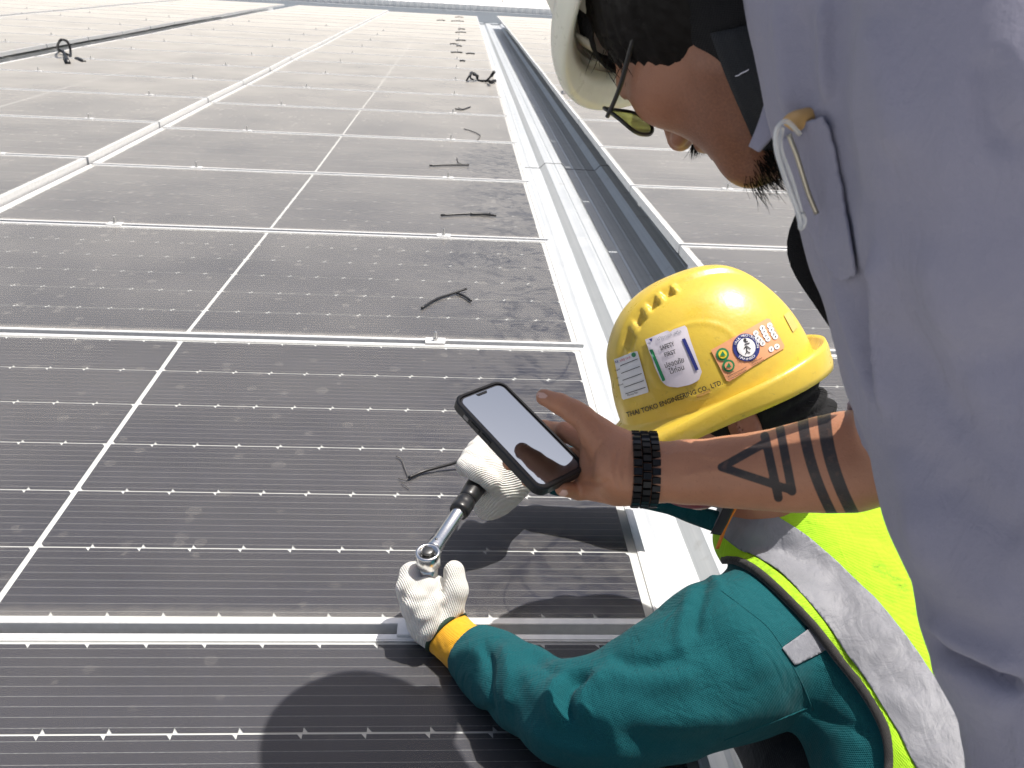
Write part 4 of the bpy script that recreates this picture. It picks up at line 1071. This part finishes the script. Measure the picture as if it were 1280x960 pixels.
# dark edge band of the glove
bc = G(558, 790, -.008); ba = unit(G(590, 818, -.03)-G(541, 762, .01)); b1 = unit(np.cross(ba, cF)); b2 = np.cross(ba, b1)
mbw('glove_band', MB().tube([bc+.0345*(math.cos(a)*b1+math.sin(a)*b2) for a in np.linspace(0, 2*math.pi, 40, endpoint=False)], .0034, 8, closed=True), M['glove_band'], Wp)
# far glove: a fist round the grip
g = Solid(); gx = [HEAD+wd*t for t in (.155, .175, .195, .215)]
view = unit(CAM-HEAD); lat = unit(np.cross(wd, view)); lat = lat if lat@cR < 0 else -lat      # towards the picture's left
for i, t in enumerate((.197, .220, .243, .264)):
    c = HEAD+wd*t; R0 = .0360-.0012*abs(i-1.5); pts = []
    for a in np.radians([-20, 25, 70, 115, 160, 205]):
        pts.append((c+R0*(math.cos(a)*lat+math.sin(a)*view), (.0158 if i < 3 else .0140)))
    g.chain(pts, k=.006)
kn = [HEAD+wd*t+.030*view*math.sin(1.2)+.0*lat for t in (.16, .22)]
g.ell(HEAD+wd*.232-lat*.034+view*.012, np.array([wd, lat, view]), (.056, .042, .040), k=.02)
g.cap(HEAD+wd*.245-lat*.035+view*.010, WR, .034, .031, k=.02)
g.chain([(HEAD+wd*.215-lat*.040+view*.002, .021), (HEAD+wd*.190-lat*.036-view*.004, .0175), (HEAD+wd*.176-lat*.026-view*.014, .0150)], k=.01)
g.cap(HEAD+wd*.12, HEAD+wd*.34, .0168, k=.002, op=-1)
Vg, Fg = g.surface(.0022, *BOX([HEAD+wd*.22, HEAD+wd*.28, WR], .085)); Vg = relax(Vg, Fg, 1, .5); Ng = vnormals(Vg, Fg); Vg = Vg+Ng*(wob(Vg, 150, 71)*.0011)[:, None]
gl = addw('glove', Vg, Fg, M['knit'], Wp); knit_uv(gl, HEAD+wd*.24-WR, WR, wd)

# ------------------------------------------------------------------ hard hats
def hat_mesh(Lf, Lb, Wd, Ht, peak, ridge=True, drop=.030, na=220, nt=90):
    """x forward, y left, z up, rim at z=0; outer shell with ridge, vents, rain gutter and peak"""
    A = np.linspace(0, 2*math.pi, na, endpoint=False); T = np.linspace(0, 1, nt); V = []
    rows = [('rim', i) for i in range(9)]+[('dome', t) for t in T[:-1]]
    ca, sa = np.cos(A), np.sin(A); Lx = np.where(ca > 0, Lf, Lb)
    e = .92
    bx_ = Lx*np.sign(ca)*np.abs(ca)**e; by_ = Wd*np.sign(sa)*np.abs(sa)**e
    pk_ = peak*np.clip(ca, 0, 1)**2.2; bk = np.clip(-ca*1.25+.15, 0, 1)
    out = np.stack([bx_, by_], 1); out /= np.linalg.norm(out, axis=1, keepdims=True)
    # rim profile, from the inner lower lip outwards and up to the shell: (outward, z)
    dz = -drop*np.clip(ca, 0, 1)**1.6*1.0
    prof = [(.000, -.014), (.0045, -.020), (.0080, -.0215), (.0105, -.0195), (.0118, -.012), (.0125, -.001), (.0118, .0065), (.0088, .0075), (.0040, .0035)]
    for i, (o_, z_) in enumerate(prof):
        w_out = [0, .4, .75, .95, 1, 1, .95, .7, .3][i]
        gut = 1+.55*bk*(1 if 3 <= i <= 7 else .5)
        xo = o_*gut+pk_*w_out; zz = z_*(1-.62*np.clip(ca, 0, 1)**2)+dz*w_out+.010*bk*(i in (5, 6))+.006*bk*(i == 7)
        V.append(np.stack([bx_+out[:, 0]*xo, by_+out[:, 1]*xo, zz], 1))
    for t in T[:-1]:
        ph = t*math.pi/2; c = math.cos(ph)**.80; s_ = math.sin(ph)**1.0
        x = bx_*c; y = by_*c; z = np.full(na, .004+(Ht-.004)*s_)
        n = np.stack([x/Lx**2, y/Wd**2, z/Ht**2], 1); n /= np.linalg.norm(n, axis=1, keepdims=True)
        d = np.zeros(na)
        if ridge:
            sm = lambda q: np.clip(q, 0, 1)**2*(3-2*np.clip(q, 0, 1))
            hw = .037-.010*sm((-x)/.10); band_ = sm((hw+.006-np.abs(y))/.012)*sm((z-.055)/.04)
            lift = .0065*sm((x+.11)/.06); d += band_*lift
            # vent scoops along the ridge's shoulder
            v_ = sm(1-np.abs(np.abs(y)-.046)/.011)*sm((x-.006)/.008)*sm((.098-x)/.010)*(z > .06)
            d += v_*(-.0045+.0085*(np.cos((x-.012)*2*math.pi/.0215) > .35))
            # shallow raised panel on each side
            pq = sm(1-np.abs(np.hypot((x-.030)/.052, (z-.060)/.042)**4-1)/.35)*(np.abs(y) > .05); d += pq*.0009
        V.append(np.stack([x, y, z], 1)+n*d[:, None])
    V = np.concatenate(V); nr = len(prof)+nt-1; i = np.arange(nr-1)[:, None]; j = np.arange(na)[None]; j2 = (j+1) % na
    Fq = np.stack([i*na+j, i*na+j2, (i+1)*na+j2, (i+1)*na+j], -1).reshape(-1, 4)
    V = np.r_[V, [[0, 0, Ht+.0065*ridge]]]; top = (nr-1)*na
    tris = np.stack([top+j[0], top+j2[0], np.full(na, len(V)-1), np.full(na, len(V)-1)], -1)
    return V, Fq, tris[:, :3]
def put_hat(name, label, V, Fq, tri, o, ax, mat, th=.0028):
    W = o+V@ax                                                      # rows of ax are the world directions of x, y, z
    e = empty(name, tuple(o)); tag(e, label, 'hard hat')
    me = bpy.data.meshes.new('shell'); me.from_pydata([tuple(v) for v in (W-o)], [], [tuple(map(int, f)) for f in Fq]+[tuple(map(int, f)) for f in tri]); me.materials.append(mat)
    me.polygons.foreach_set('use_smooth', [True]*len(me.polygons)); me.update()
    s_ = add_obj('shell', me, e); solidify(s_, th, -1.)
    return e, s_, W
def mat_shell(name, col, grime, scr=True):
    t = NT(name); oc = t.coord(); n = t.noise(9, 4, oc)
    c = t.mix(t.ramp(n, .3, .75), tuple(x*.93 for x in col), tuple(min(1, x*1.04) for x in col))
    sc = t.noise(1.0, 4, t.mapped(oc, (60, 420, 110), (.4, .3, .7)), dist=.6)
    c = t.mix(t.math('MULTIPLY', t.ramp(sc, .68, .76), .5), c, grime)
    c = t.mix(t.math('MULTIPLY', t.ramp(t.noise(55, 5, oc, rough=.7), .64, .74), .7), c, grime)
    c = t.mix(t.math('MULTIPLY', t.ramp(t.noise(14, 6, oc, rough=.65), .52, .8), .35), c, grime)
    t.set(Base_Color=c, Roughness=t.ramp(t.noise(40, 4, oc), .3, .7, .24, .42), Specular_IOR_Level=.5, Normal=t.bump(t.noise(160, 3, oc), .00025), Subsurface_Weight=.04, Subsurface_Scale=.01)
    return t.m
M['yellow_shell'] = mat_shell('yellow hard hat plastic', (.66, .475, .06), (.30, .22, .06))
M['white_shell'] = mat_shell('off white hard hat plastic', (.72, .71, .60), (.42, .39, .30))
V, Fq, tri = hat_mesh(.130, .128, .109, .152, .046)
yh, ysh, WY = put_hat('hard_hat', 'yellow hard hat covered in stickers worn by the crouching worker', V, Fq, tri, HO, AXW, M['yellow_shell'])
hity = caster(WY, np.r_[Fq, np.c_[tri, tri[:, 2]]] if False else Fq)
# stickers and lettering on the yellow hard hat --------------------------------------------------
def flat(name, col, rough=.55, var=.05):
    return plain(name, col, rough, var=var, vscale=60)
def subdiv_poly(pts, n=10):
    """fine grid clipped to a convex-ish polygon (pixels) -> verts, faces by fan of strips"""
    pts = np.asarray(pts, float); c = pts.mean(0); ring = resample(np.r_[pts, pts[:1]], 49)[:-1]; V = [c]; Fc = []; m = len(ring); R_ = 5
    for k in range(1, R_+1):
        for q in ring: V.append(c+(q-c)*k/R_)
    for i in range(m): Fc.append((0, 1+i, 1+(i+1) % m))
    for k in range(R_-1):
        for i in range(m): a = 1+k*m+i; b = 1+k*m+(i+1) % m; Fc.append((a, a+m, b+m, b))
    return np.array(V), Fc
def decal(name, pts, mat, parent, off=.0009, hit=None):
    Vp, Fc = subdiv_poly(pts); return decal_mesh(name, Vp, Fc, mat, parent, off, hit)
def decal_mesh(name, Vp, Fc, mat, parent, off, hit=None):
    off = off*1.6; hit = hit or hity; W = [hit(x, y, off) for x, y in Vp]; ok = [w is not None for w in W]; W = [w if w is not None else np.zeros(3) for w in W]
    Fc = [f for f in Fc if all(ok[i] for i in f)]
    if not Fc: return None
    mb = MB(); mb.V = [tuple(w) for w in W]; mb.F = Fc; return mbw(name, mb, mat, parent)
def text_mesh(s, bold=0.):
    cu = bpy.data.curves.new('t', 'FONT'); cu.body = s; cu.align_x = 'LEFT'; cu.resolution_u = 3; cu.offset = bold
    o = bpy.data.objects.new('t', cu); COL.objects.link(o); dg = bpy.context.evaluated_depsgraph_get(); me = o.evaluated_get(dg).to_mesh()
    Vt = np.array([v.co[:2] for v in me.vertices]) if len(me.vertices) else np.zeros((0, 2)); Ft = [tuple(p.vertices) for p in me.polygons]
    o.evaluated_get(dg).to_mesh_clear(); bpy.data.objects.remove(o); bpy.data.curves.remove(cu); return Vt, Ft
def lettering(name, s, a, b, h, mat, parent, off=.0016, bold=.0, hit=None, fit=True, path=None):
    """text whose baseline runs from pixel a to pixel b, letters h px tall"""
    Vt, Ft = text_mesh(s, bold)
    if not len(Vt): return None
    x0, x1 = Vt[:, 0].min(), Vt[:, 0].max()
    if path is None: path = [a, b]
    pl = resample(bez([np.array(p, float) for p in path], 10) if len(path) > 2 else np.array(path, float), 60); L = np.r_[0, np.cumsum(np.linalg.norm(np.diff(pl, axis=0), axis=1))]
    sx = L[-1]/(x1-x0) if fit else h/.7
    u = (Vt[:, 0]-x0)*sx; X = np.stack([np.interp(u, L, pl[:, 0]), np.interp(u, L, pl[:, 1])], 1)
    tg = np.stack([np.interp(u, L[:-1], np.diff(pl[:, 0])), np.interp(u, L[:-1], np.diff(pl[:, 1]))], 1); tg /= np.linalg.norm(tg, axis=1, keepdims=True)
    nrm = np.stack([tg[:, 1], -tg[:, 0]], 1); Q_ = X+nrm*(Vt[:, 1]*h/.7)[:, None]
    return decal_mesh(name, Q_, Ft, mat, parent, off, hit)
ink_k = flat('black print', (.015, .015, .016)); ink_g = flat('green print', (.01, .20, .07)); ink_b = flat('navy print', (.012, .022, .17)); ink_r = flat('red print', (.5, .03, .10)); ink_y = flat('yellow print', (.75, .62, .03))
st_w = flat('white sticker', (.74, .74, .74)); st_l = flat('pale lilac sticker', (.66, .62, .68)); st_o = flat('salmon sticker', (.72, .33, .16)); st_t = flat('peeling tape', (.55, .42, .12))
def Zc(x, y): return (720+x*340/1280, 320+y*340/1280)            # crop coordinates used while measuring
s1 = decal('sticker', [Zc(*p) for p in ((183, 486), (292, 446), (346, 640), (222, 677))], st_w, ysh)
for i, t in enumerate((.18, .36, .53, .70, .86)):
    a = (183+(222-183)*t+22, 486+(677-486)*t-4); b = (292+(346-292)*t-6, 446+(640-446)*t+2)
    decal('print', [Zc(a[0], a[1]), Zc(b[0], b[1]), Zc(b[0], b[1]+3.2), Zc(a[0], a[1]+3.2)], ink_k, s1, .0014) if s1 else None
lettering('print', 'Name', Zc(192, 541), Zc(213, 534), 2.4, ink_k, s1, .0015); lettering('print', 'ID', Zc(200, 578), Zc(211, 574), 2.2, ink_k, s1, .0015); lettering('print', 'Blood', Zc(207, 611), Zc(230, 604), 2.2, ink_k, s1, .0015)
lettering('print', 'safety card', Zc(212, 498), Zc(262, 481), 3.2, ink_r, s1, .0015); lettering('print', 'AK', Zc(190, 506), Zc(208, 500), 3.6, ink_b, s1, .0015)
lettering('print', 'Phone No.', Zc(250, 659), Zc(300, 643), 2.4, ink_k, s1, .0015)
def disc(name, c, rx, ry, rot, mat, parent, off, n=28):
    pts = [(c[0]+rx*math.cos(a)*math.cos(rot)-ry*math.sin(a)*math.sin(rot), c[1]+rx*math.cos(a)*math.sin(rot)+ry*math.sin(a)*math.cos(rot)) for a in np.linspace(0, 2*math.pi, n, endpoint=False)]
    return decal(name, [Zc(*p) for p in pts], mat, parent, off)
disc('print', (277, 466), 10, 11, 0, ink_g, s1, .0014)
s2 = decal('sticker', [Zc(*p) for p in ((328, 395), (432, 352), (440, 360), (462, 345), (518, 326), (540, 400), (592, 545), (578, 585), (540, 605), (480, 618), (432, 614), (404, 590), (372, 520))], st_l, ysh)
decal('print', [Zc(*p) for p in ((350, 444), (364, 440), (424, 584), (410, 590))], ink_g, s2, .0014)
decal('print', [Zc(*p) for p in ((499, 394), (514, 388), (578, 534), (563, 541))], ink_b, s2, .0014)
for s_, a, b, h in (('SAFETY', (402, 446), (467, 424), 5.6), ('FIRST', (422, 476), (474, 459), 5.2), ('ปลอดภัย', (424, 527), (511, 499), 6.0), ('ไว้ก่อน', (444, 556), (512, 533), 6.0)):
    lettering('print', s_, Zc(*a), Zc(*b), h, ink_k, s2, .0015, .012)
lettering('print', 'บางกอก สตีล', Zc(388, 400), Zc(498, 364), 4.2, flat('grey print', (.22, .24, .28)), s2, .0015)
lettering('print', '▼', Zc(352, 408), Zc(368, 402), 3.6, ink_b, s2, .0015)
s3 = decal('sticker', [Zc(*p) for p in ((634, 444), (760, 372), (905, 291), (982, 432), (850, 508), (712, 596))], st_o, ysh)
disc('print', (798, 432), 62, 66, -.5, ink_b, s3, .0014); disc('print', (798, 432), 41, 44, -.5, st_w, s3, .0019)
for (a0_, a1_, txt, rr) in ((3.35, 6.35, 'FALL PROTECTION', 47), (2.35, .75, 'TRAINED', 56)):
    pth = [Zc(798+rr*math.cos(a), 432+(rr+3)*math.sin(a)) for a in np.linspace(a0_, a1_, 9)]
    lettering('print', txt, None, None, 2.9, st_w, s3, .0021, .012, path=pth)
for (p, q) in (((790, 408), (804, 404)), ((786, 420), (812, 412)), ((784, 440), (796, 424)), ((796, 424), (800, 452)), ((800, 452), (790, 464)), ((800, 452), (814, 458)), ((800, 428), (816, 440))):
    v = np.array(q, float)-p; nv = np.array([-v[1], v[0]])/np.linalg.norm(v)*2.4; decal('print', [Zc(*(np.array(p)+nv)), Zc(*(np.array(q)+nv)), Zc(*(np.array(q)-nv)), Zc(*(np.array(p)-nv))], ink_k, s3, .0023)
disc('print', (790, 398), 7, 7.5, 0, ink_k, s3, .0023)
for c, r in (((688, 464), 30), ((716, 517), 29)):
    disc('print', c, r, r, 0, ink_g, s3, .0014); disc('print', c, r*.66, r*.66, 0, ink_y if c[0] < 700 else st_o, s3, .0019)
    tr_ = [(c[0]+r*.5*math.cos(a), c[1]+r*.5*math.sin(a)) for a in (-1.6, .5, 2.6)]; decal('print', [Zc(*p) for p in tr_], ink_g, s3, .0023)
for (x, y) in ((872, 342), (906, 330), (842, 366), (880, 358), (914, 350), (850, 388), (888, 376), (924, 370), (862, 398), (898, 392), (932, 382), (874, 412), (914, 440), (940, 428)):
    disc('print', (x, y), 12.5, 13, 0, st_w, s3, .0014, 16); disc('print', (x, y), 3.0, 3.2, 0, ink_k, s3, .0019, 8)
for a, b in (((712, 570), (800, 520)), ((715, 583), (800, 535)), ((820, 505), (872, 478)), ((822, 516), (880, 486))):
    decal('print', [Zc(*a), Zc(*b), Zc(b[0], b[1]+2.2), Zc(a[0], a[1]+2.2)], ink_k, s3, .0014)
lettering('print', 'Name', Zc(712, 562), Zc(742, 546), 2.6, ink_k, s3, .0015); lettering('print', 'Expiry', Zc(818, 502), Zc(850, 486), 2.6, ink_k, s3, .0015)
decal('tape', [Zc(*p) for p in ((975, 280), (1000, 262), (1042, 336), (1018, 360))], st_t, ysh, .0007)
decal('tape', [Zc(*p) for p in ((566, 655), (630, 628), (634, 640), (570, 668))], flat('brown tape', (.42, .24, .05)), ysh, .0007)
lettering('company_lettering', 'THAI TOKO ENGINEERING CO., LTD.', None, None, 6.0, ink_k, ysh, .0012, .018, path=[Zc(246, 756), Zc(360, 722), Zc(470, 682), Zc(580, 644), Zc(690, 604)])
# chin strap
strip3([(958, 498, 1.045), (945, 530, 1.045), (925, 560, 1.05)], [(970, 494, 1.045), (955, 528, 1.045), (936, 562, 1.05)], 'chin_strap', plain('grey webbing', (.30, .27, .24), .8), yh, .0018)
strip3([(868, 528, 1.05), (866, 545, 1.05), (864, 560, 1.05)], [(871, 528, 1.05), (869.5, 545, 1.05), (868, 560, 1.05)], 'ear_loop', plain('white elastic', (.8, .8, .78), .8), Wp, .0016)

# white hard hat on the leaning person: rim plane at brow level, peak towards the face
Vw, Fw, tw = hat_mesh(.120, .128, .108, .150, .028, ridge=False, drop=.010, na=160, nt=60)
hax = np.array([hf, hl, hu]); hu2 = unit(hu-hl*.16); hf2 = unit(hf-hu2*(hf@hu2)); haw = np.array([hf2, np.cross(hu2, hf2), hu2])
wh, wsh, WW = put_hat('hard_hat', 'off white hard hat with peak seen from below on the leaning bearded person', Vw, Fw, tw, H(.004, -.026, .074), haw, M['white_shell'], .003)
M['web'] = plain('beige suspension webbing', (.52, .48, .38), .8)
def HH(f, l, u): return H(.004, -.026, .074)+f*hf2+l*haw[1]+u*hu2
sus = MB()
ring = [HH(.112*math.cos(a), .092*math.sin(a), -.004) for a in np.linspace(0, 2*math.pi, 40, endpoint=False)]
for (dz0, dz1) in ((-.012, .012),):
    b0 = len(sus.V); n_ = len(ring)
    for p in ring: sus.V += [tuple(p+hu2*dz0), tuple(p+hu2*dz1)]
    for i in range(n_): j = (i+1) % n_; sus.F.append((b0+2*i, b0+2*j, b0+2*j+1, b0+2*i+1))
solidify(mbw('headband', sus, M['blackcloth'], wh), .003)
for a in (.35, .8, 1.25, -.35, -.8):
    st = MB(); e_ = np.array([-math.sin(a), math.cos(a)])*.009
    for t in np.linspace(0, 1, 7):
        rr = (.112+.022*math.sin(t*math.pi/2)-.05*t*t); zz = -.010+.085*t
        cxy = np.array([math.cos(a)*rr, math.sin(a)*rr*.84])
        for s_ in (-1, 1): st.V.append(tuple(HH(cxy[0]+s_*e_[0], cxy[1]+s_*e_[1], zz)))
    st.F = [(2*i, 2*i+1, 2*i+3, 2*i+2) for i in range(6)]; solidify(mbw('webbing_clip', st, M['web'], wh), .0025)

# safety glasses with yellow lenses
sg = empty('safety_glasses', tuple(H(.10, 0, .0))); tag(sg, 'black rimmed safety glasses with yellow tinted lens on the bearded person', 'glasses')
def mat_lens():
    t = NT('yellow tinted lens'); t.set(Base_Color=(.78, .80, .22), Roughness=.08, Transmission_Weight=.55, IOR=1.2, Alpha=.88); return t.m
M['lens'] = mat_lens()
for s_ in (1, -1):
    c = H(.120, .035*s_, .008); e1 = unit(hl*s_*.93-hf*.36); e2 = unit(hu*.98+hf*.12); e2 = unit(e2-e1*(e1@e2)); e3 = np.cross(e1, e2)
    rim = [c+e1*.031*math.copysign(abs(math.cos(a))**.8, math.cos(a))+e2*(.0215*math.copysign(abs(math.sin(a))**.8, math.sin(a)))+hf*(-.006*math.cos(a)**2) for a in np.linspace(0, 2*math.pi, 36, endpoint=False)]
    mbw('rim', MB().tube(rim, .0019, 8, closed=True), M['plastic'], sg)
    ln = MB(); ln.V = [tuple(p) for p in rim]+[tuple(c+hf*.003)]; ln.F = [(i, (i+1) % 36, 36) for i in range(36)]; solidify(mbw('lens', ln, M['lens'], sg), .0018)
    mbw('temple_arm', MB().tube(bez([c+e1*.030+e2*.006, H(.07, .073*s_, .010), H(.0, .084*s_, .014), H(-.03, .082*s_, .0)], 8), .0023, 6), M['plastic'], sg)
mbw('bridge', MB().tube([H(.123, .008, .010), H(.128, 0, .012), H(.123, -.008, .010)], .0022, 6), M['plastic'], sg)

# phone ---------------------------------------------------------------------------------
pn = np.array([.27, .72, .64]); pn = unit(pn[0]*cR+pn[1]*cU-pn[2]*cF)       # screen normal
PC = P(651, 545, .872)
def on_plane(px, py): v = P(px, py, 1.)-CAM; return CAM+v*(((PC-CAM)@pn)/(v@pn))
tl_, tr_, bl_, br_ = on_plane(563, 497), on_plane(628, 474), on_plane(675, 614), on_plane(737, 586)
pe1 = unit((bl_+br_)/2-(tl_+tr_)/2); pe2 = unit(np.cross(pn, pe1)); pe2 = pe2 if pe2@cR > 0 else -pe2
Lp = np.linalg.norm((bl_+br_)/2-(tl_+tr_)/2); Wp_ = .5*((tr_-tl_)@pe2+(br_-bl_)@pe2)
phn = empty('smartphone', tuple(PC)); tag(phn, 'smartphone in a rugged black case held over the worker, screen mirroring the sky', 'phone')
pc0 = (tl_+tr_+bl_+br_)/4
def rrect(l, w, r, n=7):
    pts = []
    for (sx, sy, a0_) in ((1, 1, 0), (-1, 1, 90), (-1, -1, 180), (1, -1, 270)):
        for k in range(n): a = math.radians(a0_+90*k/(n-1)); pts.append((sx*(l/2-r)+r*math.cos(a), sy*(w/2-r)+r*math.sin(a)))
    return pts
def slab(name, l, w, r, z0, z1, mat, parent, bev=.0012, hole=None):
    mb = MB(); lay = [(l-2*bev, w-2*bev, z0), (l, w, z0+bev), (l, w, z1-bev), (l-2*bev, w-2*bev, z1)]; n = None
    for (a, b, z) in lay:
        pts = rrect(a, b, r); n = len(pts); mb.V += [tuple(pc0+x*pe1+y*pe2+z*pn) for x, y in pts]
    for i in range(len(lay)-1):
        for k in range(n): k2 = (k+1) % n; mb.F.append((i*n+k, i*n+k2, (i+1)*n+k2, (i+1)*n+k))
    mb.F.append(tuple(range(n))[::-1])
    if hole is None: mb.F.append(tuple(3*n+k for k in range(n)))
    else:
        hp_ = rrect(hole[0], hole[1], hole[2]); b = len(mb.V); mb.V += [tuple(pc0+x*pe1+y*pe2+z1*pn) for x, y in hp_]+[tuple(pc0+x*pe1+y*pe2+(z1-.003)*pn) for x, y in hp_]
        for k in range(n): k2 = (k+1) % n; mb.F += [(3*n+k, 3*n+k2, b+k2, b+k), (b+k, b+k2, b+n+k2, b+n+k)]
    return mbw(name, mb, mat, parent, False)
M['case'] = plain('rugged black case', (.014, .0145, .015), .42, var=.2, bump=.0002)
sc = NT('dark glass screen'); sc.set(Base_Color=(.30, .345, .41), Metallic=1., Roughness=.035); M['screen'] = sc.m
slab('case', Lp, Wp_, .0125, -.011, .0008, M['case'], phn, hole=(Lp-.0075, Wp_-.0075, .0095))
slab('handset', Lp-.0077, Wp_-.0077, .0094, -.008, -.0006, plain('polished steel edge', (.05, .05, .055), .25, .6), phn, .0006)
slab('screen', Lp-.0125, Wp_-.0125, .0078, -.0008, -.0002, M['screen'], phn, .0001)
nt = MB(); nt.V = [tuple(pc0+x*pe1+y*pe2+.0001*pn) for x, y in ((-(Lp/2-.0072), -.008), (-(Lp/2-.0072), .008), (-(Lp/2-.0105), .006), (-(Lp/2-.0105), -.006))]; nt.F = [(0, 1, 2, 3)]; mbw('speaker_slot', nt, M['case'], phn, False)
for (x, l) in ((-.045, .008), (-.030, .014), (-.012, .014)):
    q = MB(); b_ = [pc0+(x+a)*pe1+(-Wp_/2-s)*pe2+z*pn for a in (-l/2, l/2) for s in (-.001, .0012) for z in (-.0065, -.0025)]
    q.V = [tuple(v) for v in b_]; q.F = [(0, 1, 3, 2), (4, 6, 7, 5), (0, 2, 6, 4), (1, 5, 7, 3), (2, 3, 7, 6), (0, 4, 5, 1)]; mbw('side_button', q, plain('metal button', (.25, .25, .25), .4, .8) if x == -.045 else M['case'], phn, False)

# wristwatch: black metal link bracelet, links laid on the wrist ------------------------------------
Vb_, Fb_ = body_b; btree = BVHTree.FromPolygons([tuple(v) for v in Vb_], [tuple(int(i) for i in f) for f in Fb_])
wc = P(805, 590, .8235); wx = unit(P(860, 590, .822)-P(780, 588, .826)); wy = unit(cU-wx*(cU@wx)); wz = np.cross(wx, wy)
wt = empty('wristwatch', tuple(wc)); tag(wt, 'black metal link bracelet watch on the tattooed forearm', 'watch')
M['blackmetal'] = plain('matt black steel', (.016, .0165, .018), .36, .7, var=.15)
nl = 26
for i in range(nl):
    for j, off in ((0, -.0088), (1, 0.), (2, .0088)):
        a = 2*math.pi*(i+(.5 if j == 1 else 0.))/nl; d = math.cos(a)*wy+math.sin(a)*wz; o0 = wc+wx*off; r = 0.
        for ww in (-.008, 0., .008):
            loc, nrm, _, _ = btree.ray_cast(Vector(wc+wx*ww+d*.08), Vector(-d)); r = max(r, .03 if loc is None else (np.array(loc)-wc-wx*ww)@d)
        c = o0+d*(r+.0008); tz = np.cross(wx, d); hw_, hl2, hh = (.0043, .0037, .0015)
        mb = MB(); mb.V = [tuple(c+wx*sx*hw_*(.86 if k else 1)+tz*sy*hl2*(.80 if k else 1)+d*(hh if k else -hh)) for k in (0, 1) for sx, sy in ((-1, -1), (1, -1), (1, 1), (-1, 1))]
        mb.F = [(0, 3, 2, 1), (4, 5, 6, 7), (0, 1, 5, 4), (1, 2, 6, 5), (2, 3, 7, 6), (3, 0, 4, 7)]; mbw('link', mb, M['blackmetal'], wt, False)
rg = MB().tube([wc+(.0305*math.cos(a)*wy+.0305*math.sin(a)*wz) for a in np.linspace(0, 2*math.pi, 40, endpoint=False)], .003, 6, closed=True)

# pocket things: wooden pen end and clear folded spectacles hooked over the hem
pen = empty('pen', tuple(P(1000, 150, .655))); tag(pen, 'light wooden pen end poking out of the lavender chest pocket', 'pen')
M['wood'] = plain('light varnished wood', (.55, .33, .12), .35)
pa = hits(1003, 160, .006); pa = P(1003, 160, .66) if pa is None else pa
dd = (pa-CAM)@cF
mbw('barrel', MB().tube(bez([P(986, 160, dd-.004), P(992, 153, dd-.006), P(1003, 149, dd-.006), P(1016, 147, dd-.004), P(1030, 152, dd+.002)], 6), [.002]+[.0062]*22+[.005]*2, 12), M['wood'], pen)
spc = empty('spectacles', tuple(pa)); tag(spc, 'clear framed folded spectacles hooked on the lavender shirt pocket', 'spectacles')
M['clear'] = NT('clear plastic').set(Base_Color=(.86, .87, .86), Roughness=.12, Transmission_Weight=.6, IOR=1.35).m
M['goldwire'] = plain('dull metal temple', (.42, .38, .30), .3, .8)
dsp = dd-.012
mbw('temple', MB().tube(bez([P(1000, 168, dsp), P(984, 152, dsp-.006), P(972, 160, dsp-.006), P(970, 185, dsp), P(982, 225, dsp+.006), P(998, 268, dsp+.014), P(1001, 286, dsp+.016), P(1006, 276, dsp+.015), P(1003, 266, dsp+.013)], 6), .0015, 8), M['clear'], spc)
mbw('temple', MB().tube(bez([P(978, 160, dsp), P(976, 185, dsp+.002), P(990, 225, dsp+.008), P(1003, 270, dsp+.015)], 6), .0014, 8), M['clear'], spc)
mbw('temple', MB().tube(bez([P(986, 168, dsp-.002), P(996, 195, dsp), P(1010, 240, dsp+.008), P(1021, 267, dsp+.012)], 6), .0016, 8), M['goldwire'], spc)
